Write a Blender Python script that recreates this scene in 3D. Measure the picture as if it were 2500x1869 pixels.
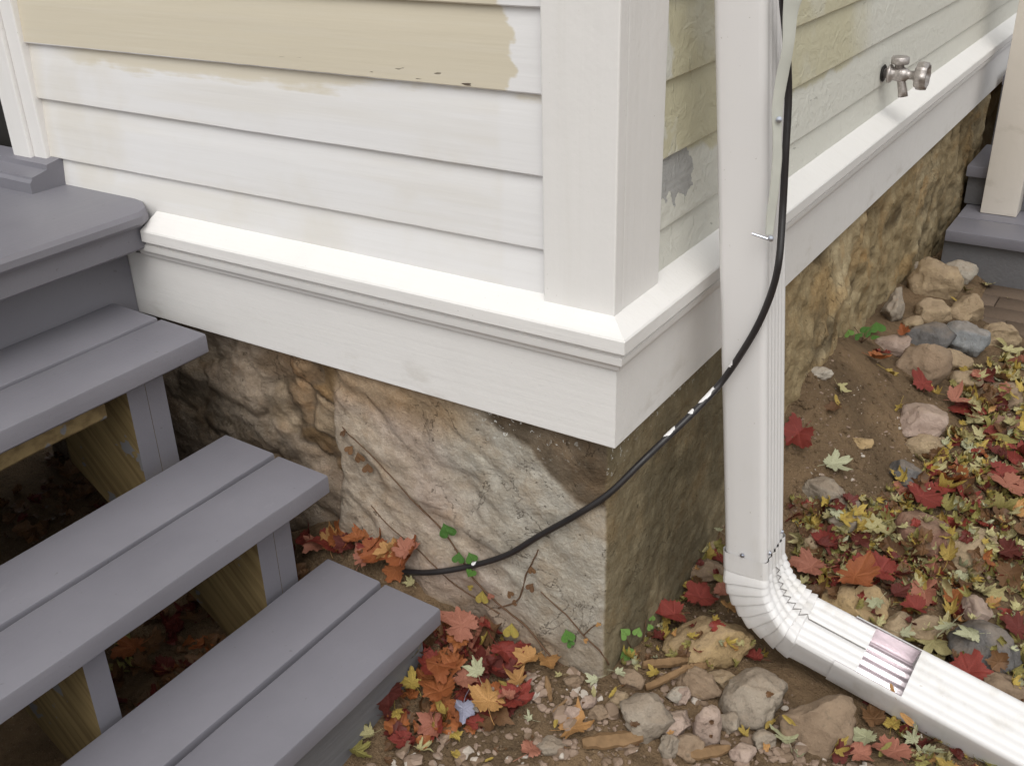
import bpy, bmesh, math, random
import numpy as np
from mathutils import Vector, Matrix, noise as mnoise
from mathutils.bvhtree import BVHTree

for o in list(bpy.data.objects): bpy.data.objects.remove(o)
S = bpy.context.scene; COL = S.collection
random.seed(7); RNG = np.random.default_rng(7)

# ------------------------------------------------------------------ camera
RW = np.array([[0.84118046, 0.54010575, -0.02648043],
               [0.22513192, -0.39431156, -0.89097363],
               [-0.49166152, 0.74350802, -0.45328222]])
FPX = 2521.74; DIST = 1.6
def ray(u, v): return RW.T @ np.array([(u-1250)/FPX, (v-934.5)/FPX, 1.0])
CAM = -DIST*ray(1501, 1098)
def hit(u, v, ax, val):                    # a pixel of the survey photo on the plane axis = val
    r = ray(u, v); t = (val-CAM[ax])/r[ax]; return CAM+t*r
def proj(P):
    c = RW @ (np.asarray(P, float)-CAM); return FPX*c[0]/c[2]+1250, FPX*c[1]/c[2]+934.5, c[2]
cd = bpy.data.cameras.new('camera'); cam = bpy.data.objects.new('camera', cd); COL.objects.link(cam)
M3 = Matrix([RW[0], -RW[1], -RW[2]]).transposed()
cam.matrix_world = Matrix.Translation(Vector(CAM)) @ M3.to_4x4()
cd.sensor_width = 36; cd.lens = 36*FPX/2500; cd.clip_start = .02; cd.clip_end = 300
S.camera = cam

# ------------------------------------------------------------------ light
SUN_AZ, SUN_EL = math.radians(152), math.radians(56)     # azimuth the light comes from, clockwise from +Y
w = bpy.data.worlds.new('World'); S.world = w; w.use_nodes = True
nt = w.node_tree; bg = nt.nodes['Background']
sky = nt.nodes.new('ShaderNodeTexSky'); sky.sky_type = 'NISHITA'; sky.sun_disc = False
sky.sun_elevation = SUN_EL; sky.sun_rotation = SUN_AZ; sky.dust_density = 4; sky.air_density = 1.0
hs = nt.nodes.new('ShaderNodeHueSaturation'); hs.inputs['Saturation'].default_value = .12
nt.links.new(sky.outputs[0], hs.inputs['Color']); 
tn = nt.nodes.new('ShaderNodeMix'); tn.data_type = 'RGBA'; tn.blend_type = 'MULTIPLY'; tn.inputs[0].default_value = 1; tn.inputs[7].default_value = (.975, .99, .965, 1)   # overcast light through yellowing trees
nt.links.new(hs.outputs[0], tn.inputs[6]); nt.links.new(tn.outputs[2], bg.inputs[0])
bg.inputs[1].default_value = .15
sd = bpy.data.lights.new('sun', 'SUN'); sd.energy = .5; sd.angle = math.radians(55); sd.color = (1, .945, .93)
sun = bpy.data.objects.new('sun', sd); COL.objects.link(sun)
sv = Vector((math.sin(SUN_AZ)*math.cos(SUN_EL), math.cos(SUN_AZ)*math.cos(SUN_EL), math.sin(SUN_EL)))
sun.rotation_euler = sv.to_track_quat('Z', 'Y').to_euler(); sun.location = (-2, -4, 5)
S.view_settings.view_transform = 'Standard'; S.view_settings.look = 'None'
S.view_settings.exposure = 0.20; S.view_settings.gamma = 1
S.render.engine = 'CYCLES'; S.cycles.use_denoising = True; S.render.filter_size = 2.2

# ------------------------------------------------------------------ helpers
def tag(o, label=None, cat=None, group=None, kind=None):
    if label: o['label'] = label
    if cat: o['category'] = cat
    if group: o['group'] = group
    if kind: o['kind'] = kind
    return o
def empty(name, loc, label, cat, group=None):
    o = bpy.data.objects.new(name, None); COL.objects.link(o); o.location = loc
    o.empty_display_size = .05
    return tag(o, label, cat, group)
def link(name, me, mat, parent=None, smooth=False):
    o = bpy.data.objects.new(name, me); COL.objects.link(o)
    if mat and not me.materials: me.materials.append(mat)
    if smooth:
        me.polygons.foreach_set('use_smooth', [True]*len(me.polygons))
    if parent:
        o.parent = parent; o.matrix_parent_inverse = Matrix.Translation(-parent.location) if parent.parent is None else Matrix()
        if parent.parent is not None:          # parts sit at the world origin once their own parent is undone
            o.matrix_parent_inverse = Matrix()
    return o
def meshd(name, V, F):
    me = bpy.data.meshes.new(name); me.from_pydata([tuple(map(float, v)) for v in V], [], [tuple(map(int, f)) for f in F]); me.update()
    return me
class MB:                                   # collects shapes that become ONE mesh
    def __init__(s): s.bm = bmesh.new()
    def add(s, V, F):
        vs = [s.bm.verts.new(tuple(map(float, v))) for v in V]; out = []
        for f in F:
            try: out.append(s.bm.faces.new([vs[i] for i in f]))
            except ValueError: pass
        return vs, out
    def box(s, lo, hi, bev=.002, seg=2, M=None):
        b = bmesh.new(); bmesh.ops.create_cube(b, size=1)
        lo = Vector(lo); hi = Vector(hi)
        for v in b.verts: v.co = Vector([(v.co[i]+.5)*(hi[i]-lo[i])+lo[i] for i in range(3)])
        if bev: bmesh.ops.bevel(b, geom=b.edges[:], offset=bev, segments=seg, affect='EDGES', profile=.6)
        if M:
            for v in b.verts: v.co = M @ v.co
        b.verts.index_update(); s.add([v.co for v in b.verts], [[v.index for v in f.verts] for f in b.faces]); b.free(); return s
    def extrude(s, prof, axis, a, b, n=1, cap=True, wob=0, seed=0):   # closed profile swept along x or y
        k = len(prof); V = []; F = []
        for i in range(n+1):
            t = a+(b-a)*i/n
            for (p, z) in prof:
                q = wob*mnoise.noise(Vector((t*3+seed, p*20, z*20))) if wob else 0
                V.append((t, p+q, z+q) if axis == 0 else (p+q, t, z+q))
        for i in range(n):
            for j in range(k):
                f = [i*k+j, i*k+(j+1) % k, (i+1)*k+(j+1) % k, (i+1)*k+j]; F.append(f)
        if cap: F += [list(range(k)), [n*k+j for j in range(k)]]
        vs, fs = s.add(V, F); bmesh.ops.recalc_face_normals(s.bm, faces=fs); return s
    def tube(s, P, r, n=12, cap=True):
        P = [Vector(tuple(map(float,p))) for p in P]; R = [float(q) for q in r] if hasattr(r, '__len__') else [r]*len(P)
        V = []; F = []; up = Vector((.13, .2, .97)).normalized(); prev = None
        for i, p in enumerate(P):
            t = (P[min(i+1, len(P)-1)]-P[max(i-1, 0)]).normalized()
            x = (prev - prev.dot(t)*t) if prev else up.cross(t)
            if x.length < 1e-4: x = Vector((1, 0, 0)).cross(t)
            x.normalize(); y = t.cross(x); prev = x
            for j in range(n):
                a = 2*math.pi*j/n; V.append(p+R[i]*(math.cos(a)*x+math.sin(a)*y))
        for i in range(len(P)-1):
            for j in range(n): F.append([i*n+j, i*n+(j+1) % n, (i+1)*n+(j+1) % n, (i+1)*n+j])
        if cap: F += [list(range(n)), [(len(P)-1)*n+j for j in range(n)]]
        vs, fs = s.add(V, F); bmesh.ops.recalc_face_normals(s.bm, faces=fs); return s
    def lathe(s, prof, M, n=24):            # (radius, height) profile about local Z
        V = []; F = []; k = len(prof)
        for i in range(n):
            a = 2*math.pi*i/n
            for (r, h) in prof: V.append(M @ Vector((r*math.cos(a), r*math.sin(a), h)))
        for i in range(n):
            for j in range(k-1): F.append([i*k+j, ((i+1) % n)*k+j, ((i+1) % n)*k+j+1, i*k+j+1])
        vs, fs = s.add(V, F)
        bmesh.ops.remove_doubles(s.bm, verts=vs, dist=1e-6)
        return s
    def build(s, name, mat, parent=None, smooth=False, angle=None):
        me = bpy.data.meshes.new(name); s.bm.to_mesh(me); s.bm.free()
        o = link(name, me, mat, parent, smooth or angle is not None)
        if angle is not None:
            for e, sharp in zip(me.edges, sharp_edges(me, angle)): e.use_edge_sharp = sharp
        return o
def sharp_edges(me, ang):
    bm = bmesh.new(); bm.from_mesh(me); bm.edges.ensure_lookup_table()
    r = [(len(e.link_faces) != 2 or e.calc_face_angle(0) > ang) for e in bm.edges]; bm.free(); return r

# vectorised value noise
_T = np.random.default_rng(3).random((64, 64, 64))
def vnoise(x, y, z=0.0):
    x, y, z = np.broadcast_arrays(np.asarray(x, float), np.asarray(y, float), np.asarray(z, float))
    xi = np.floor(x).astype(int); yi = np.floor(y).astype(int); zi = np.floor(z).astype(int)
    fx, fy, fz = x-xi, y-yi, z-zi
    fx = fx*fx*(3-2*fx); fy = fy*fy*(3-2*fy); fz = fz*fz*(3-2*fz)
    g = lambda a, b, c: _T[(xi+a) & 63, (yi+b) & 63, (zi+c) & 63]
    l = lambda a, b, t: a+(b-a)*t
    return l(l(l(g(0,0,0), g(1,0,0), fx), l(g(0,1,0), g(1,1,0), fx), fy), l(l(g(0,0,1), g(1,0,1), fx), l(g(0,1,1), g(1,1,1), fx), fy), fz)*2-1
def fbm(x, y, z=0.0, o=4):
    s = 0; a = 1; t = 0
    for i in range(o): s = s+a*vnoise(x*2**i+7.3*i, y*2**i+3.1*i, np.asarray(z)*2**i+1.7*i); t += a; a *= .5
    return s/t
def sstep(a, b, x):
    t = np.clip((np.asarray(x, float)-a)/(b-a), 0, 1); return t*t*(3-2*t)

# ------------------------------------------------------------------ materials
class Mat:
    def __init__(s, name, rough=.5, spec=.3, metal=0.0):
        s.m = bpy.data.materials.new(name); s.m.use_nodes = True; s.t = s.m.node_tree
        s.b = s.t.nodes['Principled BSDF']; s.b.inputs['Roughness'].default_value = rough
        s.b.inputs['Specular IOR Level'].default_value = spec; s.b.inputs['Metallic'].default_value = metal
    def n(s, ty, **kw):
        x = s.t.nodes.new(ty)
        for k, v in kw.items(): setattr(x, k, v)
        return x
    def put(s, sock, v):
        if hasattr(v, 'is_linked') or isinstance(v, bpy.types.NodeSocket): s.t.links.new(v, sock)
        elif v is not None:
            if isinstance(v, (tuple, list)) and len(v) == 3 and sock.type == 'RGBA': v = (*v, 1)
            sock.default_value = v
    def pos(s): return s.n('ShaderNodeNewGeometry').outputs['Position']
    def xyz(s, v=None):
        x = s.n('ShaderNodeSeparateXYZ'); s.put(x.inputs[0], v or s.pos()); return x.outputs
    def math(s, op, a, b=None, c=None):
        x = s.n('ShaderNodeMath', operation=op); s.put(x.inputs[0], a); s.put(x.inputs[1], b); s.put(x.inputs[2], c); return x.outputs[0]
    def scale(s, v, sc):
        x = s.n('ShaderNodeVectorMath', operation='MULTIPLY'); s.put(x.inputs[0], v); x.inputs[1].default_value = sc; return x.outputs[0]
    def noise(s, sc, det=4, rough=.55, v=None, dist=0):
        x = s.n('ShaderNodeTexNoise'); s.put(x.inputs['Vector'], v or s.pos()); x.inputs['Scale'].default_value = sc
        x.inputs['Detail'].default_value = det; x.inputs['Roughness'].default_value = rough; x.inputs['Distortion'].default_value = dist
        return x.outputs[0]
    def vor(s, sc, v=None, feat='F1', out=0, rnd=1):
        x = s.n('ShaderNodeTexVoronoi', feature=feat); s.put(x.inputs['Vector'], v or s.pos()); x.inputs['Scale'].default_value = sc
        x.inputs['Randomness'].default_value = rnd; return x.outputs[out]
    def step(s, v, a, b):                   # smooth 0..1 between a and b
        x = s.n('ShaderNodeMapRange', interpolation_type='SMOOTHSTEP'); s.put(x.inputs[0], v); x.inputs[1].default_value = a; x.inputs[2].default_value = b
        return x.outputs[0]
    def mix(s, f, a, b, mode='MIX'):
        x = s.n('ShaderNodeMix', data_type='RGBA', blend_type=mode); s.put(x.inputs[0], f); s.put(x.inputs[6], a); s.put(x.inputs[7], b); return x.outputs[2]
    def attr(s, name, out=0): return s.n('ShaderNodeAttribute', attribute_name=name).outputs[out]
    def objrand(s): return s.n('ShaderNodeObjectInfo').outputs['Random']
    def obj(s): return s.n('ShaderNodeTexCoord').outputs['Object']
    def bump(s, h, d=.01, st=1.0, prev=None):
        x = s.n('ShaderNodeBump'); s.put(x.inputs['Height'], h); x.inputs['Distance'].default_value = d; x.inputs['Strength'].default_value = st
        if prev: s.put(x.inputs['Normal'], prev)
        s.put(s.b.inputs['Normal'], x.outputs[0]); return x.outputs[0]
    def col(s, c): s.put(s.b.inputs['Base Color'], c); return s
    def rgh(s, c): s.put(s.b.inputs['Roughness'], c); return s

WHITE = (.80, .775, .755); CREAM = (.64, .575, .455); OLIVE = (.60, .56, .40)

def mat_white(name='white_paint', c=WHITE, rough=.42, grain=(2, 60, 60)):
    m = Mat(name, rough, .35)
    g = m.noise(1, 5, .6, m.scale(m.pos(), grain)); b = m.noise(9, 3); f = m.noise(140, 2)
    col = m.mix(m.math('MULTIPLY', m.step(b, .45, .75), .35), c, tuple(x*.93 for x in c))
    px_, py_, pz_ = m.xyz()
    smud = m.math('MULTIPLY', m.step(m.noise(1, 5, .65, m.scale(m.pos(), (7, 7, 16))), .54, .72), m.math('SUBTRACT', 1, m.step(pz_, .02, .10)))
    col = m.mix(m.math('MULTIPLY', smud, .30), col, (.42, .37, .30))
    streak = m.step(m.noise(1, 5, .6, m.scale(m.pos(), tuple(q*.45 for q in grain))), .52, .72); col = m.mix(m.math('MULTIPLY', streak, .10), col, (.60, .57, .50))
    speck = m.step(m.noise(260, 1), .77, .81)
    col = m.mix(m.math('MULTIPLY', speck, .5), col, (.35, .32, .28)); m.col(col)
    n = m.bump(g, .0012, .6); n = m.bump(m.noise(38, 3), .0012, .4, n); m.bump(f, .0006, .4, n)
    m.rgh(m.math('ADD', m.math('MULTIPLY', b, .25), rough-.12)); return m.m
M_WHITE_X = mat_white('white_paint_along_front', grain=(2.5, 70, 70))
M_WHITE_Y = mat_white('white_paint_along_side', grain=(70, 2.5, 70))
M_WHITE_Z = mat_white('white_paint_upright', grain=(60, 60, 3))

def mat_siding_front():
    m = Mat('half_painted_front_siding', .5, .3); x, y, z = m.xyz()
    g = m.noise(1, 6, .6, m.scale(m.pos(), (2.2, 40, 90))); b = m.noise(4.5, 4, .55); br = m.noise(1, 4, .6, m.scale(m.pos(), (9, 30, 42)))
    wob = m.math('ADD', m.math('MULTIPLY', m.math('SUBTRACT', m.math('ADD', m.math('MULTIPLY', br, .6), m.math('MULTIPLY', m.noise(1, 3, .6, m.scale(m.pos(), (5, 30, 120))), .4)), .5), .20), m.math('MULTIPLY', m.math('SUBTRACT', m.noise(13, 3), .5), .09))
    # top boards still cream up to an uneven brushed edge near the corner board
    wob2 = m.math('ADD', m.math('MULTIPLY', m.math('SUBTRACT', m.noise(9, 4, .6), .5), .13), m.math('MULTIPLY', m.math('SUBTRACT', br, .5), .05)); xe = m.math('ADD', x, wob2)
    cream_hi = m.math('MULTIPLY', m.math('SUBTRACT', 1, m.step(xe, -.205, -.194)), m.step(z, .523, .525))
    # a cream strip left along the top of the next board down
    d = m.math('SUBTRACT', m.math('ADD', z, m.math('MULTIPLY', wob, .35)), m.math('MULTIPLY', m.step(x, -.55, -.30), .03))
    band = m.math('MULTIPLY', m.step(d, .487, .506), m.math('MULTIPLY', m.step(z, .40, .41), m.math('SUBTRACT', 1, m.step(z, .5215, .5225))))
    band = m.math('MULTIPLY', band, m.step(m.math('ADD', x, m.math('MULTIPLY', b, .25)), -1.18, -.95))
    # thin coat: old cream ghosts through the primer
    gh = m.math('MULTIPLY', m.step(b, .42, .74), .38)
    topband = m.step(m.noise(1, 3, .5, m.scale(m.pos(), (1.4, 1, 16))), .48, .66)
    gh = m.math('MULTIPLY', gh, m.math('SUBTRACT', 1, m.step(x, -.222, -.205))); topband = m.math('MULTIPLY', topband, m.math('SUBTRACT', 1, m.step(x, -.222, -.205)))
    thin = m.math('MAXIMUM', gh, m.math('MULTIPLY', topband, .22))
    left = m.math('MULTIPLY', m.math('SUBTRACT', 1, m.step(x, -1.33, -1.26)), .45)
    f = m.math('MAXIMUM', m.math('MAXIMUM', cream_hi, m.math('MULTIPLY', band, .85)), m.math('MAXIMUM', thin, left))
    f = m.math('MULTIPLY', f, m.math('ADD', .82, m.math('MULTIPLY', m.noise(1, 4, .6, m.scale(m.pos(), (4, 30, 130))), .36))); col = m.mix(f, (.78, .765, .765), CREAM)
    col = m.mix(m.math('MULTIPLY', m.step(g, .35, .7), .05), col, (.5, .45, .36), 'MULTIPLY')
    # chips down to bare wood along the lower edge of the cream board
    chip = m.step(m.noise(1, 2, .5, m.scale(m.pos(), (24, 1, 130))), .66, .68)
    rng = m.math('MULTIPLY', m.math('MULTIPLY', m.step(z, .5225, .5235), m.math('SUBTRACT', 1, m.step(z, .535, .548))), m.math('MULTIPLY', m.step(x, -.66, -.6), m.math('SUBTRACT', 1, m.step(x, -.26, -.24))))
    chip = m.math('MULTIPLY', chip, rng)
    col = m.mix(chip, col, (.13, .10, .075)); m.col(col)
    n = m.bump(g, .0010, .5); n = m.bump(br, .0009, .4, n); m.bump(chip, -.0008, 1, n)
    m.rgh(m.math('ADD', .36, m.math('MULTIPLY', br, .25))); return m.m
def mat_siding_side():
    m = Mat('half_painted_side_siding', .45, .35); x, y, z = m.xyz()
    g = m.noise(1, 5, .6, m.scale(m.pos(), (40, 2.5, 80))); b = m.noise(5, 4); br = m.noise(1, 4, .65, m.scale(m.pos(), (30, 22, 26)), 1.2)
    wob = m.math('MULTIPLY', m.math('SUBTRACT', m.noise(11, 4), .5), .16)
    ye = m.math('ADD', y, wob)
    prim_hi = m.math('MULTIPLY', m.math('SUBTRACT', 1, m.step(ye, .205, .215)), m.step(z, .52, .53))
    low = m.math('SUBTRACT', 1, m.step(m.math('ADD', z, m.math('MULTIPLY', wob, .5)), .385, .40))
    far = m.math('MULTIPLY', m.step(m.math('ADD', y, wob), 1.1, 1.35), m.math('SUBTRACT', 1, m.step(z, .515, .525)))
    mid = m.math('MULTIPLY', m.math('SUBTRACT', 1, m.step(z, .40, .41)), 1.0)
    near_ = m.math('MULTIPLY', m.math('SUBTRACT', 1, m.step(m.math('ADD', ye, m.math('MULTIPLY', m.noise(24, 4), .12)), .235, .262)), .85)
    prim_hi = m.math('MAXIMUM', prim_hi, near_); w_ = m.math('MAXIMUM', m.math('MAXIMUM', prim_hi, far), m.math('MAXIMUM', low, m.math('MULTIPLY', m.step(b, .52, .66), .4)))
    col = m.mix(w_, OLIVE, (.70, .69, .625))
    # paint peeled to grey weathered wood under one board edge beside the corner board
    p = m.math('MULTIPLY', m.math('MULTIPLY', m.step(m.math('ADD', z, m.math('MULTIPLY', m.math('SUBTRACT', m.noise(30, 4), .5), .14)), .334, .336), m.math('SUBTRACT', 1, m.step(z, .404, .405))),
               m.math('SUBTRACT', 1, m.step(m.math('ADD', y, m.math('MULTIPLY', m.math('SUBTRACT', m.noise(26, 4), .5), .16)), .300, .302)))
    wood = m.mix(m.noise(1, 4, .6, m.scale(m.pos(), (30, 8, 160))), (.33, .325, .32), (.52, .515, .505))
    col = m.mix(p, col, wood)
    crack = m.math('MULTIPLY', m.step(m.noise(1, 3, .6, m.scale(m.pos(), (10, 14, 60))), .70, .72), m.math('SUBTRACT', 1, m.step(y, .4, 2.2)))
    col = m.mix(m.math('MULTIPLY', crack, .45), col, (.10, .09, .06)); m.col(col)
    n = m.bump(br, .004, .9); n = m.bump(g, .0012, .5, n); n = m.bump(m.step(m.noise(1, 3, .6, m.scale(m.pos(), (60, 60, 22))), .6, .7), .0014, .8, n); m.bump(p, -.0014, 1, n); return m.m

def mat_grey():
    m = Mat('grey_porch_paint', .38, .4); 
    g = m.noise(1, 5, .6, m.scale(m.pos(), (60, 3, 60))); b = m.noise(6, 4); f = m.noise(180, 2)
    col = m.mix(b, (.168, .162, .186), (.218, .210, .238))
    col = m.mix(m.math('MULTIPLY', m.step(m.noise(2.2, 4), .5, .72), .35), col, (.215, .213, .232))
    col = m.mix(m.math('MULTIPLY', m.step(m.noise(70, 2), .72, .78), .35), col, (.09, .085, .08))
    scf = m.math('MULTIPLY', m.step(m.noise(1, 4, .65, m.scale(m.pos(), (55, 14, 55))), .60, .74), m.step(m.noise(3.5, 3), .48, .66))
    col = m.mix(m.math('MULTIPLY', scf, .40), col, (.27, .265, .28))
    grit = m.step(m.vor(90), .055, .03); col = m.mix(m.math('MULTIPLY', grit, m.step(m.noise(5, 2), .5, .62)), col, (.13, .10, .07)); m.col(col)
    n = m.bump(g, .0012, .5); m.bump(f, .0006, .4, n); m.rgh(m.math('ADD', .30, m.math('MULTIPLY', b, .28))); return m.m
def mat_grey_rough():
    m = Mat('grey_rough_board_edge', .5, .35)
    g = m.noise(1, 5, .6, m.scale(m.pos(), (90, 5, 90))); b = m.noise(8, 4)
    m.col(m.mix(b, (.128, .125, .132), (.170, .166, .172))); m.bump(g, .003, .8); return m.m
def mat_rawwood():
    m = Mat('raw_yellow_pine', .6, .25); x, y, z = m.xyz()
    v = m.scale(m.pos(), (5, 30, 8)); rot = m.n('ShaderNodeVectorRotate', rotation_type='Y_AXIS'); m.put(rot.inputs['Vector'], m.pos()); rot.inputs['Angle'].default_value = math.radians(42)
    g = m.noise(1, 5, .6, m.scale(rot.outputs[0], (90, 40, 4))); b = m.noise(7, 3)
    col = m.mix(m.step(g, .35, .7), (.235, .17, .08), (.135, .092, .042))
    drip = m.step(m.math('ADD', m.noise(16, 3), m.math('MULTIPLY', b, .3)), .80, .82)
    col = m.mix(drip, col, (.17, .165, .17)); m.col(col); m.bump(g, .001, .5); return m.m
def mat_fnd():
    m = Mat('old_stone_and_mortar', .9, .12)
    a = m.attr('Col'); sp = m.attr('speck', 2); cn = m.noise(5.5, 6, .62, None, .6); cm = m.noise(3.3, 2)
    f = m.noise(120, 5, .65); c = m.noise(34, 5, .6); d = m.noise(11, 4, .6)
    col = m.mix(m.math('MULTIPLY', m.step(c, .38, .62), .42), a, m.mix(1.0, a, (.62, .55, .46), 'MULTIPLY'))
    col = m.mix(m.math('MULTIPLY', m.step(f, .5, .68), .35), col, m.mix(1.0, a, (1.45, 1.45, 1.42), 'MULTIPLY'))
    col = m.mix(m.math('MULTIPLY', m.step(d, .50, .70), .35), col, m.mix(1.0, a, (.85, .62, .40), 'MULTIPLY'))
    pit = m.step(m.noise(75, 3, .6), .68, .72)
    col = m.mix(m.math('MULTIPLY', pit, .6), col, (.06, .045, .03))
    crk = m.math('MULTIPLY', m.math('SUBTRACT', 1, m.step(m.math('ABSOLUTE', m.math('SUBTRACT', cn, .5)), .001, .0045)), m.step(cm, .50, .56))
    col = m.mix(m.math('MULTIPLY', crk, .5), col, (.07, .052, .036))
    gr_ = m.noise(300, 3, .7); col = m.mix(m.math('MULTIPLY', m.step(gr_, .55, .72), .5), col, m.mix(1.0, a, (.45, .42, .38), 'MULTIPLY'))
    w_ = m.math('MULTIPLY', m.step(m.noise(95, 3, .7), .62, .64), sp)
    col = m.mix(w_, col, (.70, .69, .65)); m.col(col)
    n = m.bump(c, .008, .8); n = m.bump(f, .003, 1, n); n = m.bump(crk, -.003, .8, n); m.bump(pit, -.002, .8, n); return m.m
def mat_soil():
    m = Mat('sandy_soil', .95, .1)
    a = m.noise(6, 5, .6); b = m.noise(60, 5, .65); c = m.noise(260, 3, .6)
    col = m.mix(m.step(a, .35, .65), (.22, .147, .086), (.14, .095, .057))
    col = m.mix(m.math('MULTIPLY', m.step(b, .52, .7), .6), col, (.09, .06, .038))
    col = m.mix(m.math('MULTIPLY', m.step(c, .62, .72), .55), col, (.42, .33, .24)); m.col(col)
    n = m.bump(a, .02, .5); n = m.bump(b, .012, 1, n); m.bump(c, .004, 1, n); return m.m
def mat_stone(name, c1, c2, spot=(.10, .08, .06)):
    m = Mat(name, .85, .2); o = m.obj(); r = m.objrand()
    v = m.n('ShaderNodeVectorMath', operation='ADD'); m.put(v.inputs[0], o); m.put(v.inputs[1], r); v = v.outputs[0]
    a = m.noise(14, 5, .6, v); b = m.noise(70, 4, .65, v); c = m.noise(240, 3, .6, v)
    col = m.mix(m.step(a, .35, .65), c1, c2)
    col = m.mix(m.math('MULTIPLY', m.step(b, .56, .70), .5), col, spot)
    col = m.mix(m.math('MULTIPLY', m.step(c, .58, .72), .35), col, tuple(min(.75, x*1.7) for x in c2))
    # soil dusting where the top faces up
    nz = m.n('ShaderNodeSeparateXYZ'); m.put(nz.inputs[0], m.n('ShaderNodeNewGeometry').outputs['Normal'])
    dust = m.math('MULTIPLY', m.step(m.math('ADD', nz.outputs[2], m.math('MULTIPLY', a, .5)), .75, 1.25), .35)
    col = m.mix(dust, col, (.30, .22, .15)); m.col(col)
    n = m.bump(m.noise(32, 5, .6, v), .010, .8); n = m.bump(b, .004, .9, n); m.bump(c, .0015, .9, n); return m.m
def mat_leaf(name, c1, c2, c3, rough=.55):
    m = Mat(name, rough, .3); r = m.objrand(); o = m.obj()
    v = m.n('ShaderNodeVectorMath', operation='ADD'); m.put(v.inputs[0], o); m.put(v.inputs[1], r); v = v.outputs[0]
    a = m.noise(38, 4, .6, v); col = m.mix(r, c1, c2)
    col = m.mix(m.math('MULTIPLY', m.step(a, .42, .68), .75), col, c3)
    col = m.mix(m.math('MULTIPLY', m.step(m.noise(190, 2, .6, v), .66, .70), .6), col, (.06, .035, .02))
    ve = m.attr('vein', 2); col = m.mix(m.math('MULTIPLY', ve, .16), col, tuple(min(.8, x*1.6+.03) for x in c1)); m.col(col)
    m.b.inputs['Transmission Weight'].default_value = 0
    try: m.b.inputs['Subsurface Weight'].default_value = 0
    except KeyError: pass
    n = m.bump(ve, .002, .6); m.bump(a, .003, .5, n); return m.m
def mat_plain(name, c, rough=.5, spec=.3, metal=0., var=.15, sc=40, bump=.0006):
    m = Mat(name, rough, spec, metal); a = m.noise(sc, 4); m.col(m.mix(a, tuple(x*(1-var) for x in c), tuple(min(1, x*(1+var)) for x in c)))
    m.bump(a, bump, .6); return m.m
def mat_spout():
    m = Mat('white_aluminium', .33, .45); x, y, z = m.xyz()
    b = m.noise(7, 4); d = m.noise(1, 4, .6, m.scale(m.pos(), (30, 30, 5)))
    dirt = m.math('MULTIPLY', m.step(m.math('ADD', m.math('MULTIPLY', b, .5), m.math('MULTIPLY', d, .5)), .52, .72), m.math('SUBTRACT', 1, m.step(z, -.5, .1)))
    col = m.mix(m.math('MULTIPLY', dirt, .6), (.74, .72, .715), (.50, .46, .39))
    col = m.mix(m.math('MULTIPLY', m.step(m.noise(130, 2), .74, .77), .4), col, (.3, .26, .2)); m.col(col)
    m.rgh(m.math('ADD', .26, m.math('MULTIPLY', b, .22))); m.bump(m.noise(20, 2), .0012, .4); return m.m
def mat_cable():
    m = Mat('black_cable_jacket', .38, .45); b = m.noise(30, 4)
    col = m.mix(b, (.012, .011, .012), (.035, .03, .03))
    col = m.mix(m.step(m.noise(150, 2), .78, .80), col, (.2, .19, .19)); m.col(col); m.bump(m.noise(90, 3), .0008, .5); return m.m
M_SF, M_SS, M_GREY, M_GREYR, M_RAW, M_FND, M_SOIL = mat_siding_front(), mat_siding_side(), mat_grey(), mat_grey_rough(), mat_rawwood(), mat_fnd(), mat_soil()
M_SPOUT, M_CABLE = mat_spout(), mat_cable()
M_DARK = mat_plain('dark_doorway', (.02, .018, .016), .6)
M_BARE = mat_plain('bare_aluminium', (.80, .72, .75), .25, .5, .65, .08, 60)
M_BRASS = mat_plain('tarnished_brass', (.46, .42, .40), .38, .5, .6, .5, 160, .0015)
M_ZINC = mat_plain('zinc_screw', (.55, .58, .66), .3, .5, .9)
M_PAINTDAB = mat_plain('white_paint_dab', (.78, .76, .76), .4)
M_STRAP = mat_plain('off_white_strap_paint', (.52, .52, .47), .4, .35, 0, .12, 30)
M_BARK = mat_plain('dry_vine_stem', (.13, .075, .045), .8, .2, 0, .4, 200)
M_POST = mat_white('white_post_paint', (.70, .64, .57), .5, (60, 60, 4))
M_WOODCHIP = mat_plain('weathered_wood_splinter', (.22, .135, .07), .8, .15, 0, .45, 60, .002)
M_BRICK = None
Mb = Mat('brown_paving_brick', .9, .15); _a = Mb.noise(12, 4); _b = Mb.noise(120, 4)
Mb.col(Mb.mix(_a, (.14, .10, .072), Mb.mix(_b, (.19, .14, .105), (.10, .075, .06)))); Mb.bump(_b, .003, .7); M_BRICK = Mb.m

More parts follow.
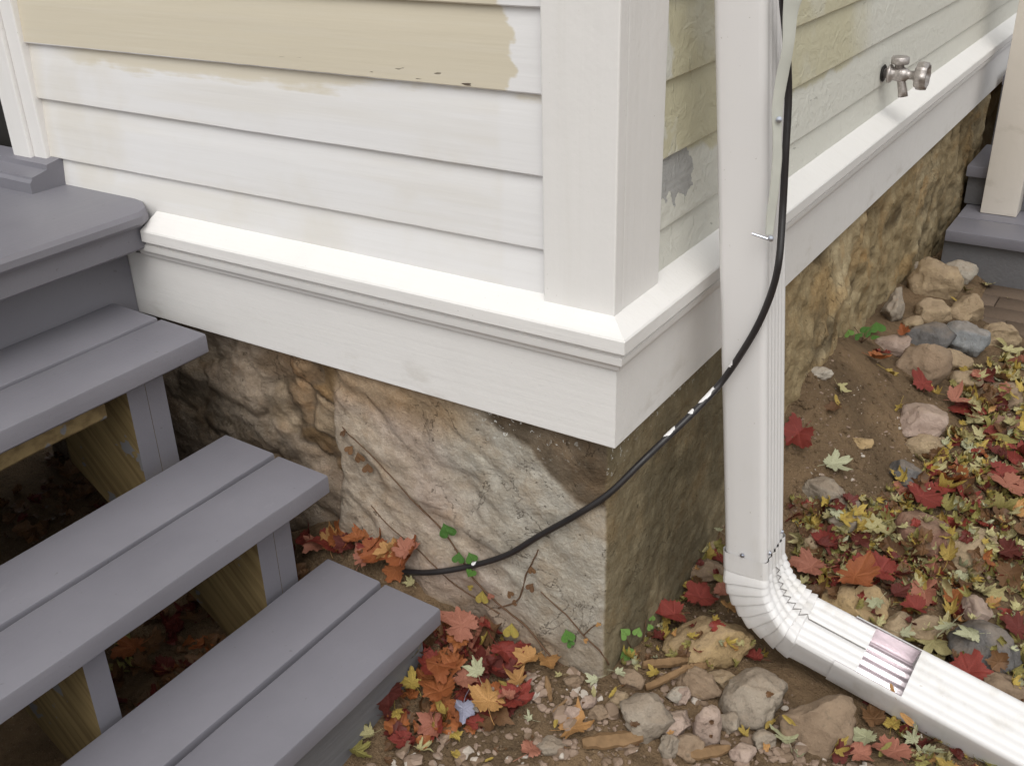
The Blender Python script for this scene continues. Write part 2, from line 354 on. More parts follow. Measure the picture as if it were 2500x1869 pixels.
# ------------------------------------------------------------------ ground
_CP = np.array([(-1.3, 0, -.50), (-.9, 0, -.50), (-.55, -.02, -.385), (-.66, -.02, -.395), (-.45, -.03, -.405), (-.78, -.0, -.45), (-.55, -.13, -.47), (-.42, -.13, -.48), (-.75, -.16, -.51), (-.25, .0, -.485), (-.03, .0, -.495), (-.6, -.5, -.56), (-.9, -.4, -.55), (-.32, -.36, -.545), (-.32, -.10, -.495), (-.15, -.15, -.535),
    (0, -.2, -.57), (.0, .12, -.515), (0, .3, -.545), (0, .6, -.50), (.02, .78, -.36), (.03, .95, -.275), (.03, 1.2, -.30), (.14, 1.0, -.36), (.14, .7, -.50), (.3, 1.0, -.50), (0, 1.6, -.39), (.15, 1.5, -.45),
    (0, 2., -.43), (0, 2.5, -.50), (.2, .2, -.565), (.3, .25, -.575), (.5, .5, -.58), (.6, 1.2, -.565), (.5, 2, -.545), (.4, 2.6, -.535), (.8, .3, -.60), (.3, -.3, -.61), (0, -.6, -.64), (.2, 3, -.535), (1.2, 1, -.58), (1.2, -.6, -.64), (-1.2, -1.1, -.64), (.2, -1.2, -.66), (1.2, 2.6, -.545), (-1.6, .2, -.5)])
def _phi(d): return np.sqrt(d*d+.05**2)
_A = _phi(np.linalg.norm(_CP[:, None, :2]-_CP[None, :, :2], axis=2))
_P = np.c_[np.ones(len(_CP)), _CP[:, :2]]
_sol = np.linalg.solve(np.block([[_A, _P], [_P.T, np.zeros((3, 3))]]), np.r_[_CP[:, 2], 0, 0, 0])
def ground_h(x, y, detail=True):
    x = np.asarray(x, float); y = np.asarray(y, float)
    xc = np.clip(x, -1.8, 1.4); yc = np.clip(y, -1.4, 3.1)
    h = _sol[-3]+_sol[-2]*xc+_sol[-1]*yc
    for (cx, cy, _), wgt in zip(_CP, _sol[:-3]): h = h+wgt*_phi(np.hypot(xc-cx, yc-cy))
    pave = sstep(.12, .22, x)*sstep(1.97, 2.1, y); h = h*(1-pave)-.549*pave
    if detail:
        h = h+(1-pave)*(.016*fbm(x*5, y*5, 1.3)+.007*fbm(x*22, y*22, 5.1, 3))
    return h
def axis_pts(a, b, step, far):
    core = np.arange(a, b+1e-6, step); g = [step*1.35**i for i in range(1, 60)]; c = np.cumsum(g); c = c[c < far]
    return np.r_[(a-c)[::-1], core, b+c]
gx = axis_pts(-1.3, .95, .013, 60); gy = axis_pts(-.75, 2.9, .015, 60)
GX, GY = np.meshgrid(gx, gy, indexing='ij'); GZ = ground_h(GX, GY)
nx, ny = GX.shape
gv = np.c_[GX.ravel(), GY.ravel(), GZ.ravel()]
I = (np.arange(nx-1)[:, None]*ny+np.arange(ny-1)[None, :]).ravel()
gf = np.c_[I, I+ny, I+ny+1, I+1]
gme = meshd('ground', gv, gf)
ground = tag(link('ground', gme, M_SOIL, None, True), 'sandy brown soil heaped along the foundation', None, None, 'structure')

# ------------------------------------------------------------------ house
house = empty('house', (-.03, .03, -.5), 'white clapboard house corner, partly primed, on an old stone foundation', 'house')
Z_LINES = [.2945, .4065, .5235, .640] + [.640+.1165*i for i in range(1, 18)]
ZTOP = Z_LINES[-1]
def siding(axis, a, b, mat, base, tilt):
    mb = MB(); n = int(abs(b-a)/.03)
    edges = [.19]+Z_LINES
    for i in range(len(edges)-1):
        z0, z1 = edges[i], edges[i+1]+.018
        th = (.0125 if axis == 0 else .0155) if i else .002
        V = []; F = []; k = 6
        for j in range(n+1):
            t = a+(b-a)*j/n
            dz = .0012*mnoise.noise(Vector((t*2.2, i*3.7, axis)))+.0005*mnoise.noise(Vector((t*25, i*3.7, axis)))
            if i: dz += tilt.get(i, 0)*(t-a)/(b-a)
            do = .0008*mnoise.noise(Vector((t*3, i*9.1, 4+axis)))
            out = base-.001 if i == 0 else base
            P = [(out+th+.010, z0+dz), (out+.0015-do, z0+dz), (out-do, z0+dz+.002), (out+.004-do, z0+(z1-z0)*.5), (out+.0105, z1-.004), (out+.0125, z1)]
            if i == 0: P = [(out+.012, z0), (out+.0005, z0), (out, z0+.002), (out+.003, z0+(z1-z0)*.5), (out+.0105, z1-.004), (out+.0125, z1)]
            for (p, z) in P: V.append((t, p, z) if axis == 0 else (-p, t, z))
        for j in range(n):
            for q in range(k-1):
                f = [j*k+q, j*k+q+1, (j+1)*k+q+1, (j+1)*k+q]; F.append(f if axis == 0 else f[::-1])
        mb.add(V, F)
    bmesh.ops.recalc_face_normals(mb.bm, faces=mb.bm.faces[:])
    return mb.build('siding', mat, house, False, math.radians(28))
CBX, CBY = -.011, .011                       # outer faces of the corner board
CBW = .121
siding(0, CBX-CBW, float(hit(63.8, 209, 1, .012)[0])-.012, M_SF, .022, {2: .008, 3: -.003})
siding(1, CBY+.152, 6.0, M_SS, .024, {})
# hidden sheathing that closes the walls behind the siding
mb = MB(); mb.box((-5, .06, -.02), (-.06, .10, ZTOP), 0); mb.box((-.10, .10, -.02), (-.06, 6.0, ZTOP), 0)
mb.build('wall_sheathing', M_DARK, house)
# corner board: two planks that meet at the corner
mb = MB(); mb.box((CBX-CBW, CBY, .20), (CBX, CBY+.026, ZTOP), .0025)
co = mb.build('corner_board', M_WHITE_Z, house)
mb = MB(); mb.box((CBX-.024, CBY+.0262, .19), (CBX-.0008, CBY+.15, ZTOP), .0025); mb.build('corner_board', M_WHITE_Z, house)
# water table: frieze, bed mould and sloped drip cap, mitred round the corner
def mitre(prof, la, lb, mat, name, n=60, wob=.0006):
    # prof: (outward, z); front run from x=-la to the corner, side run from the corner to y=lb
    mb = MB(); k = len(prof); V = []; F = []
    T = [(-la+la*j/n, 0) for j in range(n+1)]+[(0, lb*j/(n*2)) for j in range(1, 2*n+1)]
    for (tx, ty) in T:
        for (o, z) in prof:
            q = wob*mnoise.noise(Vector((tx*4, ty*4, z*30)))
            if ty == 0 and tx < 0: V.append((tx, -o-q, z+q))
            elif tx == 0 and ty > 0: V.append((o+q, ty, z+q))
            else: V.append((o+q, -o-q, z+q))
    for j in range(len(T)-1):
        for q in range(k): F.append([j*k+q, j*k+(q+1) % k, (j+1)*k+(q+1) % k, (j+1)*k+q])
    F += [list(range(k)), [(len(T)-1)*k+q for q in range(k)]]
    vs, fs = mb.add(V, F); bmesh.ops.recalc_face_normals(mb.bm, faces=fs)
    return mb.build(name, mat, wt, False, math.radians(25))
wt = bpy.data.objects.new('water_table', None); COL.objects.link(wt); wt.parent = house
wt.matrix_parent_inverse = Matrix.Translation(-house.location)
LA, LB = 1.125, 3.9
mitre([(-.06, 0.0), (-.003, 0.0), (0, .003), (0, .1375), (-.06, .1375)], LA, LB, M_WHITE_X, 'frieze_board')
mitre([(-.05, .138), (.0035, .138), (.007, .141), (.009, .147), (.0155, .1535), (.0165, .158), (.0165, .1655), (.012, .168), (.012, .1745), (-.05, .1745)], LA-.07, LB, M_WHITE_X, 'bed_moulding')
mitre([(-.05, .175), (.022, .175), (.0245, .1775), (.0245, .1975), (.0225, .2005), (-.011, .2185), (-.05, .2395)], LA-.104, LB, M_WHITE_X, 'drip_cap')

# stone foundation: one long displaced surface that turns the corner
def build_foundation():
    sA = np.r_[np.arange(-1.62, -.031, .0052)]; sB = np.r_[np.arange(.0, .9, .0058), np.arange(.9, 3.4, .011)]
    zz = np.arange(.03, -.80, -.0056)
    px = np.r_[sA, -.030*np.ones(len(sB))]; py = np.r_[.030*np.ones(len(sA)), .034+sB]
    nxv = np.r_[np.zeros(len(sA)), np.ones(len(sB))]; nyv = np.r_[-np.ones(len(sA)), np.zeros(len(sB))]
    nxv[len(sA)-2:len(sA)+2] = .7; nyv[len(sA)-2:len(sA)+2] = -.7
    U = np.r_[sA, sB]; isA = np.r_[np.ones(len(sA)), np.zeros(len(sB))]
    n = len(U); m = len(zz)
    Ug, Zg = np.meshgrid(U, zz, indexing='ij'); X = np.repeat(px[:, None], m, 1); Y = np.repeat(py[:, None], m, 1); A = np.repeat(isA[:, None], m, 1) > .5
    disp = np.zeros_like(X); C = np.zeros((n, m, 3)); SP = np.zeros((n, m))
    # ---- front wall ----
    wx = Ug+.075*fbm(Ug*10, Zg*10, 2.2); wz = Zg+.045*fbm(Ug*10, Zg*12, 8.8)
    st = np.array([(-.585, -.045, .075, .05), (-.68, -.04, .06, .03), (-.60, -.125, .075, .045), (-.71, -.115, .05, .05), (-.80, -.05, .07, .04), (-.66, -.195, .07, .03), (-.58, -.215, .06, .045), (-.78, -.15, .06, .06), (-.72, -.26, .07, .05), (-.88, -.10, .07, .06), (-.90, -.22, .08, .06), (-1.0, -.05, .08, .05), (-1.02, -.17, .08, .06), (-.80, -.33, .09, .06), (-.94, -.36, .09, .07), (-1.1, -.30, .1, .08), (-1.15, -.1, .1, .06), (-1.25, -.2, .1, .1), (-1.4, -.1, .1, .1), (-1.4, -.35, .1, .1), (-.62, -.31, .08, .05), (-1.2, -.45, .1, .1), (-.75, -.44, .1, .06), (-1.0, -.48, .1, .06)])
    stc = np.array([(.34, .225, .12), (.30, .205, .125), (.33, .25, .17), (.27, .19, .12), (.30, .22, .15), (.20, .13, .07), (.22, .14, .075), (.26, .20, .14), (.22, .16, .11), (.24, .18, .13), (.20, .16, .12), (.25, .2, .15), (.2, .16, .12), (.21, .16, .11), (.2, .16, .12), (.2, .16, .12), (.25, .18, .1), (.2, .16, .12), (.2, .15, .1), (.2, .16, .12), (.30, .22, .16), (.2, .16, .12), (.24, .18, .13), (.2, .16, .12)])
    D = np.sqrt(((wx[..., None]-st[:, 0])/st[:, 2])**2+((wz[..., None]-st[:, 1])/st[:, 3])**2)
    order = np.sort(D, axis=2); idx = np.argmin(D, axis=2); edge = order[..., 1]-order[..., 0]
    stone_d = .009*sstep(0, .9, edge)+.013*fbm(Ug*9, Zg*22, 4)+.008*fbm(Ug*30, Zg*46, 4.5)+.008*(np.random.default_rng(5).random(len(st))[idx]-.5)*2
    stone_c = stc[idx]*(.55+.7*(fbm(Ug*16, Zg*22, 6)[..., None]*.8+.5)); joint = (1-sstep(.0, .30, edge+.25*fbm(Ug*20, Zg*20, 2)))
    stone_c = stone_c*(1-joint[..., None])+np.array((.15, .11, .075))*joint[..., None]
    # lumpy trowelled mortar with ridges that run down to the right
    t = (Ug*.48+Zg*.88); sdir = (Ug*.88-Zg*.48)
    wq = .06*fbm(Ug*6, Zg*6, 3.3)
    rid = np.minimum(np.abs(fbm((t+wq)*15, sdir*4.5, 5.5, 4))*3.2, 1)
    lum = fbm(Ug*7, Zg*7, 9.1, 4)
    strength = 1-sstep(-.34, -.12, Ug+.35*(Zg+.2))
    mort_d = .008+(.0075*rid+.014*lum)*(.12+.88*strength)+.0065*fbm(Ug*30, Zg*30, 2, 5)
    mort_d += .022*sstep(.06, -.05, np.abs(Ug+.50)-.16)*sstep(-.02, -.2, Zg)
    base = np.array((.42, .35, .28)); pink = np.array((.41, .325, .275)); och = np.array((.42, .30, .17)); grey = np.array((.42, .385, .33))
    a = sstep(-.2, .35, fbm(Ug*5, Zg*5, 1.1))[..., None]; b_ = sstep(.05, .45, fbm((t)*9, sdir*3, 7.7))[..., None]; g_ = sstep(-.38, -.22, Ug+.30*(Zg+.2)+.06*fbm(Ug*9, Zg*9, 3))[..., None]
    mort_c = base*(1-a)+pink*a; mort_c = mort_c*(1-.55*b_)+och*.55*b_; mort_c = mort_c*(1-g_)+grey*g_
    crev = ((1-rid)*(.1+.9*strength))[..., None]**2
    mort_c = mort_c*(1-.32*crev)+np.array((.22, .17, .12))*.32*crev
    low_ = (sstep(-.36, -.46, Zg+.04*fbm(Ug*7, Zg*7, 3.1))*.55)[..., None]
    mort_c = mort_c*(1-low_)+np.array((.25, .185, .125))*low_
    # rusty band right under the frieze
    band = (sstep(-.115, -.03, Zg+.03*fbm(Ug*8, Zg*8, 4.4))*(1-sstep(-.33, -.22, Ug)))[..., None]
    mort_c = mort_c*(1-.75*band)+np.array((.32, .225, .13))*.75*band
    # brown damp render around the corner
    lp = [hit(830+a*.38689, 620+b*.38689, 1, .03) for a, b in ((980, 1060), (1110, 1150), (1230, 1210), (1330, 1340), (1440, 1490), (1600, 1570), (1720, 1600))]; lim = np.interp(Ug, [p[0] for p in lp], [p[2] for p in lp])
    dk = (sstep(-.012, .004, Zg-lim+.026*fbm(Ug*16, Zg*16, 6.6))*sstep(lp[0][0]-.01, lp[0][0]+.02, Ug+.03*fbm(Ug*12, Zg*12, 1)))
    mort_c = mort_c*(1-dk[..., None])+np.array((.205, .16, .115))*(.8+.5*fbm(Ug*30, Zg*30, 3)[..., None])*dk[..., None]; mort_d = mort_d-.0035*dk
    # where stones give way to the mortar coat
    s_ = sstep(-.62, -.59, Ug-.10*np.clip(Zg+.16, -.5, .5)+.05*fbm(Ug*9, Zg*9, 12.2))
    smear = sstep(-.22, .16, fbm(Ug*6, Zg*9, 21.0, 4)+.25*sstep(.02, .10, Ug+.80)*0)*.75      # mortar smeared over the stones
    stone_c = stone_c*(1-smear[..., None])+(np.array((.34, .275, .215))*(.8+.5*fbm(Ug*12, Zg*20, 2)[..., None]))*smear[..., None]
    stone_d = stone_d*(1-.5*smear)+.012*smear
    dA = stone_d*(1-s_)+(mort_d+.012)*s_
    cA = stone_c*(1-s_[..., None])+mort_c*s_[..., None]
    # ---- side wall ----
    near = 1-sstep(.62, .80, Ug+.05*fbm(Ug*8, Zg*8, 2))
    dBn = .010+.006*fbm(Ug*14, Zg*14, 3.7)+.003*fbm(Ug*45, Zg*45, 1.2)
    ol = np.array((.25, .205, .13)); ol2 = np.array((.165, .137, .088)); q = sstep(-.25, .3, fbm(Ug*10, Zg*10, 5.1))[..., None]
    cBn = ol*q+ol2*(1-q)
    vx = Ug*6.5+.5*fbm(Ug*5, Zg*5, 3); vz = Zg*9+.5*fbm(Ug*5, Zg*5, 7)
    bulge = .050*np.exp(-((Ug-1.02)/.26)**2)*sstep(.06, -.24, Zg)+.012*fbm(Ug*3.2, Zg*3, 6)
    pit = fbm(Ug*11, Zg*13, 8, 4); dBf = .010+bulge+.022*pit+.014*fbm(Ug*20, Zg*8, 3, 4)+.008*fbm(Ug*38, Zg*34, 5, 4)
    k1 = sstep(-.2, .35, fbm(Ug*6, Zg*6, 9))[..., None]; k2 = sstep(.1, .45, fbm(Ug*8, Zg*14, 4))[..., None]
    cBf = np.array((.42, .34, .215))*k1+np.array((.31, .24, .14))*(1-k1); cBf = cBf*(1-.45*k2)+np.array((.40, .255, .11))*.45*k2
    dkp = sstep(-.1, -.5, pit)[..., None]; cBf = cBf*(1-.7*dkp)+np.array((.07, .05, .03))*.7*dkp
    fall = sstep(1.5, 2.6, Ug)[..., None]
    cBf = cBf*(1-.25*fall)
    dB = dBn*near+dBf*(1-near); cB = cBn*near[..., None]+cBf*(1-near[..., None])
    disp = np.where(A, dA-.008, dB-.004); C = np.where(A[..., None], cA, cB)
    cw = np.exp(-np.minimum(np.where(A, -.03-Ug, Ug), .4)/.018); disp = disp*(1-cw)+.005*cw+.009*cw*fbm(Zg*22, Zg*9, 4)
    topf = sstep(-.03, .01, Zg); disp = disp*(1-topf)+np.minimum(disp, .012)*topf
    SP = np.where(A, .8*sstep(-.30, -.24, Ug)*sstep(-.09, -.03, Zg)*(1-sstep(-.12, -.05, Ug)), sstep(.5, .2, Ug)*sstep(-.07, -.01, Zg)+.9*sstep(.06, .02, Ug)*sstep(-.12, -.03, Zg))
    Xd = X+nxv[:, None]*disp; Yd = Y+nyv[:, None]*disp
    V = np.c_[Xd.ravel(), Yd.ravel(), Zg.ravel()]
    I = (np.arange(n-1)[:, None]*m+np.arange(m-1)[None, :]).ravel(); F = np.c_[I, I+1, I+m+1, I+m]
    me = meshd('foundation', V, F)
    ca = me.color_attributes.new('Col', 'FLOAT_COLOR', 'POINT'); ca.data.foreach_set('color', np.c_[C.reshape(-1, 3), np.ones(n*m)].ravel().astype(np.float32))
    fa = me.attributes.new('speck', 'FLOAT', 'POINT'); fa.data.foreach_set('value', SP.ravel().astype(np.float32))
    link('foundation', me, M_FND, house, True)
    return V, F
FV, FF = build_foundation()
ftree = BVHTree.FromPolygons([Vector(v) for v in FV], [tuple(map(int, f)) for f in FF])
def onwall(u, v, off=.004):
    r = Vector(ray(u, v)).normalized(); loc, n, i, d = ftree.ray_cast(Vector(CAM), r)
    if loc is None: return None
    if n.dot(r) > 0: n = -n
    return loc+n*off, n

# door at the far left: casing, dark opening, sill on the porch floor
c0 = hit(63.8, 209, 1, .012)[0]; c1 = hit(20, 290, 1, .012)[0]
mb = MB(); mb.box((c1, .004, .285), (c0-.03, .05, 2.3), .004); mb.box((c0-.0298, .012, .262), (c0+.012, .05, 2.3), .004)
mb.build('door_casing', M_WHITE_Z, house)
mb = MB(); mb.box((-3.0, .05, .26), (c1-.001, .056, 2.3), 0); mb.build('door', M_DARK, house)
def sill():
    e = hit(140, 430, 2, .262)[0]
    mb = MB(); prof = [(.03, .2405), (-.055, .2405), (-.055, .262), (-.049, .268), (-.048, .272), (-.012, .280), (-.010, .290), (.03, .297)]
    mb.extrude(prof, 0, -2.9, e, 20, True, .0012)
    mb.build('door_sill', M_GREY, house, False, math.radians(25))
sill()

# ------------------------------------------------------------------ front porch steps
steps = empty('porch_steps', (-.8, -.5, -.6), 'grey painted wooden porch steps with open risers on the left', 'steps')
YF = -1.95                                    # open end of the steps, out of view past the camera
def plank(name, x0, x1, z0, z1, y0, y1, mat, slope=0, parent=steps, bev=.0045, wob=.0012, seed=0, yy0=None):
    # board along Y with eased edges, thickness z0..z1, gently uneven
    n = 40; b = bev
    P = [(x0+b, z0), (x1-b, z0), (x1, z0+b), (x1, z1-b), (x1-b*.3, z1-b*.3), (x1-b, z1), (x0+b, z1), (x0+b*.3, z1-b*.3), (x0, z1-b), (x0, z0+b)]
    mb = MB(); k = len(P); V = []; F = []
    for i in range(n+1):
        t = y0+(y1-y0)*i/n
        for (x, z) in P:
            q = wob*mnoise.noise(Vector((t*4+seed, x*8, z*8))); r = wob*1.5*mnoise.noise(Vector((t*9+seed, x*9, 3+z*30)))
            end = 0
            V.append((x+r, t, z+q-slope*(x-x0)))
    for i in range(n):
        for j in range(k): F.append([i*k+j, i*k+(j+1) % k, (i+1)*k+(j+1) % k, (i+1)*k+j])
    F += [list(range(k)), [n*k+j for j in range(k)]]
    vs, fs = mb.add(V, F); bmesh.ops.recalc_face_normals(mb.bm, faces=fs)
    return mb.build(name, mat, parent, False, math.radians(35))
# treads (front edge x, top z), two boards each
TR = [(-.835, .036, -.062), (-.552, -.182, -.072), (-.300, -.376, -.086)]
for i, (xf, zt, yend) in enumerate(TR):
    th = .040; s_ = .03
    plank('tread_board', xf-.127, xf, zt-th+s_*.127, zt+s_*.127, yend, YF, M_GREY, s_, seed=i*7)
    plank('tread_board', xf-.270, xf-.138, zt-th+s_*.27, zt+s_*.27, yend+.002, YF, M_GREY, s_, seed=i*7+3)
# landing
dx = -1.005
mb = MB()
prof = [(-2.9, .208), (dx-.03, .208), (dx-.006, .210), (dx, .217), (dx, .230), (dx-.006, .2385), (dx-.03, .2405), (-2.9, .2405)]
n_ = 44; V = []; F = []; k = len(prof)
for i in range(n_+1):
    y_ = YF+(.0235-YF)*(i/n_)**.55
    cut = .045*max(0, (y_+.028)/.05)**2 if y_ > -.028 else 0
    for (x_, z_) in prof:
        q = .0012*mnoise.noise(Vector((y_*5, x_*8, z_*9)))
        V.append((x_-(cut if x_ > -2 else 0)+q, y_+(.0025*mnoise.noise(Vector((x_*60, 1, 1))) if i == n_ else 0), z_+q))
for i in range(n_):
    for j in range(k): F.append([i*k+j, i*k+(j+1) % k, (i+1)*k+(j+1) % k, (i+1)*k+j])
F += [list(range(k)), [n_*k+j for j in range(k)]]
vs, fs = mb.add(V, F); bmesh.ops.recalc_face_normals(mb.bm, faces=fs)
mb.build('landing', M_GREY, steps, False, math.radians(30))
plank('fascia_board', dx-.060, dx-.022, .158, .2078, -.012, YF, M_GREY)
plank('riser_board', dx-.128, dx-.102, -.02, .1578, -.002, YF, M_GREY)
plank('riser_board', -.352, -.329, -.66, -.4165, -.108, YF, M_GREYR)
# cleats of raw wood under the treads
plank('tread_cleat', -.905, -.868, -.05, -.0055, -.28, YF, M_RAW)
# sawn stringers
def stringer(y0, y1):
    out = []
    return [(-1.10, -.0045), (-.868, -.0045), (-.868, -.216), (-.585, -.2225), (-.585, -.410), (-.354, -.4165), (-.354, -.70), (-.45, -.70), (-1.10, -.235)]
def add_stringer(ya, yb, mat_side=M_RAW):
    P = stringer(0, 0)
    mb = MB(); k = len(P); mb.extrude([(x, z) for x, z in P], 0, 0, 1)  # placeholder frame replaced below
    mb.bm.clear()
    V = [(x, ya, z) for x, z in P]+[(x, yb, z) for x, z in P]
    F = [list(range(k)), list(range(k, 2*k))[::-1]]+[[j, (j+1) % k, k+(j+1) % k, k+j] for j in range(k)]
    vs, fs = mb.add(V, F); bmesh.ops.recalc_face_normals(mb.bm, faces=fs)
    o = mb.build('stringer', mat_side, steps); o.data.materials.append(M_GREY)
    for p in o.data.polygons:
        if p.normal.x > .8 or p.normal.y > .5: p.material_index = 1
    return o
add_stringer(-.232, -.192); add_stringer(-.191, -.150)
add_stringer(-.595, -.555); add_stringer(-1.25, -1.21)
mb = MB(); mb.box((-2.9, YF, -.9), (dx-.12, YF+.02, .20), .003); mb.box((-2.9, YF+.02, -.9), (-2.88, 0, .20), .003)  # unseen skirt added to keep light out from under steps and landing
P_ = [(-1.12, .20), (-.868, .0), (-.585, -.215), (-.354, -.41), (-.354, -.80), (-1.12, -.80)]; k_ = len(P_)
vs, fs = mb.add([(x, YF-.001, z) for x, z in P_]+[(x, YF+.02, z) for x, z in P_], [list(range(k_)), list(range(k_, 2*k_))[::-1]]+[[j, (j+1) % k_, k_+(j+1) % k_, k_+j] for j in range(k_)])
bmesh.ops.recalc_face_normals(mb.bm, faces=mb.bm.faces[:]); mb.build('added_skirt_panel', M_GREYR, steps)

# ------------------------------------------------------------------ downspout
ds = empty('downspout', (.14, .30, -.56), 'white aluminium downspout with ribbed side, crimped elbow and ground extension', 'downspout')
WX, WY = .079, .099
def section(wx, wy, r=.012, ribs=True, amp0=.0026):       # rounded rectangle; ribs on +-x faces and faint ones on y faces
    pts = []
    def face(p0, p1, nrm, n, amp):
        for i in range(n):
            t = i/(n-1); q = p0+(p1-p0)*t
            a = amp*(-.5+.5*math.cos(2*math.pi*t*5)) if ribs and .02 < t < .98 else 0
            pts.append((q[0]+nrm[0]*a, q[1]+nrm[1]*a))
    V2 = np.array; hx, hy = wx/2, wy/2
    def arc(cx, cy, a0):
        for i in range(1, 4):
            a = math.radians(a0+i*90/4); pts.append((cx+r*math.cos(a), cy+r*math.sin(a)))
    face(V2((hx, -hy+r)), V2((hx, hy-r)), (1, 0), 41, amp0); arc(hx-r, hy-r, 0)
    face(V2((hx-r, hy)), V2((-hx+r, hy)), (0, 1), 5, 0); arc(-hx+r, hy-r, 90)
    face(V2((-hx, hy-r)), V2((-hx, -hy+r)), (-1, 0), 41, amp0); arc(-hx+r, -hy+r, 180)
    face(V2((-hx+r, -hy)), V2((hx-r, -hy)), (0, -1), 5, 0); arc(hx-r, -hy+r, 270)
    return pts
def sweep(mb, rings, cap=False):              # rings: lists of 3D points
    k = len(rings[0]); V = [p for r in rings for p in r]; F = []
    for i in range(len(rings)-1):
        for j in range(k): F.append([i*k+j, i*k+(j+1) % k, (i+1)*k+(j+1) % k, (i+1)*k+j])
    vs, fs = mb.add(V, F); bmesh.ops.recalc_face_normals(mb.bm, faces=fs)
top = np.array([.0725, .251, .64]); bot = np.array([.1375, .300, -.312])
lean = (top-bot)/np.linalg.norm(top-bot)
def ring_at(c, sx, up, sec, sc=1.0, roll=0.0):          # section in the plane of sx (x axis of section) and world-ish y
    sx = np.asarray(sx, float); sx /= np.linalg.norm(sx); up = np.asarray(up, float); sy = np.cross(up, sx); sy /= np.linalg.norm(sy)
    if roll: sx, sy = sx*math.cos(roll)-sy*math.sin(roll), sy*math.cos(roll)+sx*math.sin(roll)
    return [tuple(np.asarray(c)+sc*(a*sx+b*sy)) for a, b in sec]
sec = section(WX, WY); sec2 = section(WX+.007, WY+.007)
mb = MB(); t2 = top+lean*1.6
sweep(mb, [ring_at(bot+(t2-bot)*i/20-lean*.0, (1, 0, 0), lean, sec) for i in range(21)])
mb.build('pipe', M_SPOUT, ds, False, math.radians(32))
# elbow: sleeve, nine crimps, straight outlet
mb = MB(); rings = []
c = bot+lean*.004; d = -lean
rings.append(ring_at(c, (1, 0, 0), lean, sec2)); c = c+d*.040; rings.append(ring_at(c, (1, 0, 0), lean, sec2))
TH = math.radians(73); RB = .132; NP = 8; ROLL = math.radians(22)
ax = np.array((1, 0, 0.)); dn = d.copy(); dn /= np.linalg.norm(dn)
ex = ax-(ax@dn)*dn; ex /= np.linalg.norm(ex); ctr = c+ex*RB
for i in range(NP):
    for (t, sc) in ((0.0, .965), (.18, 1.0), (.8, 1.045), (.97, 1.05)):
        a = TH*(i+t)/NP; rad = -ex*math.cos(a)+dn*math.sin(a); p = ctr+RB*rad; sxx = -rad; tang = ex*math.sin(a)+dn*math.cos(a)
        rings.append(ring_at(p, sxx, -tang, sec2, sc, ROLL*((i+t)/NP)**1.2))
a = TH; rad = -ex*math.cos(a)+dn*math.sin(a); p_end = ctr+RB*rad; tang = ex*math.sin(a)+dn*math.cos(a); sx_end = -rad
for l in (.002, .03, .06, .09, .114): rings.append(ring_at(p_end+tang*l, sx_end, -tang, sec2, .985, ROLL))
rings.append(ring_at(p_end+tang*.1142, sx_end, -tang, section(WX-.001, WY-.001), .96, ROLL)); rings.append(ring_at(p_end+tang*.05, sx_end, -tang, section(WX-.001, WY-.001), .95, ROLL))
for q_ in range(2, len(rings)-6):
    rings[q_] = [tuple(np.asarray(p_)+.0026*np.array(mnoise.noise_vector(Vector(p_)*28))) for p_ in rings[q_]]
sweep(mb, rings); elbow = mb.build('elbow', M_SPOUT, ds, False, math.radians(22))
# folded seam along the elbow face that turns up
mb = MB(); P_ = []
for i in range(NP):
    for (t, off) in ((.04, -.006), (.92, .006)):
        a = TH*(i+t)/NP; rad = -ex*math.cos(a)+dn*math.sin(a); tg = ex*math.sin(a)+dn*math.cos(a); sy_ = np.cross(-tg, -rad); rl_ = ROLL*((i+t)/NP)**1.2
        nx_ = -rad*math.cos(rl_)-sy_*math.sin(rl_); ny_ = sy_*math.cos(rl_)-rad*math.sin(rl_)
        P_.append(ctr+RB*rad+nx_*((WX+.007)/2*(1+.05*t)+.0002)+ny_*off)
rl_ = ROLL; sy_ = np.cross(-tang, sx_end); nx_ = sx_end*math.cos(rl_)-sy_*math.sin(rl_); ny_ = sy_*math.cos(rl_)+sx_end*math.sin(rl_)
for l_ in (.004, .113): P_.append(p_end+tang*l_+nx_*((WX+.007)/2*.985+.0002))
mb.tube(P_, .0011, 6); mb.build('seam', mat_plain('seam_shadow_grey', (.22, .20, .19), .6), ds)
# extension: a cut-open channel that takes the outlet, then a closed sleeve
sec3 = section(WX+.012, WY+.010, .010, True, .0014)
ext0 = p_end+tang*.075; el = tang.copy(); el = el/np.linalg.norm(el)
def U_ring(c, frac=.80):
    pts = section(WX+.011, WY+.009, .010); hx = (WX+.011)/2
    keep = [q for q in pts]                   # order starts on +x (upper) face; drop that face -> open channel
    keep = keep[41:]                          # without the 41 points of the upper face
    outer = ring_at(c, sx_end, -el, keep, 1, ROLL); inner = ring_at(c, sx_end, -el, [(a*.97, b*.975) for a, b in keep], 1, ROLL); return outer, inner
mb = MB(); mbi = MB(); ra = []; ri = []
for i in range(7):
    o_, i_ = U_ring(ext0+el*(.0+.150*i/6)); ra.append(o_); ri.append(i_)
def open_sweep(mb, rings, flip):
    k = len(rings[0]); V = [p for r in rings for p in r]; F = []
    for i in range(len(rings)-1):
        for j in range(k-1):
            f = [i*k+j, i*k+j+1, (i+1)*k+j+1, (i+1)*k+j]; F.append(f[::-1] if flip else f)
    mb.add(V, F)
open_sweep(mb, ra, False); mb.build('extension_channel', M_SPOUT, ds, False, math.radians(30))
open_sweep(mbi, ri, True); mbi.build('channel_lining', M_BARE, ds, False, math.radians(40))
mb = MB(); e1 = ext0+el*.122
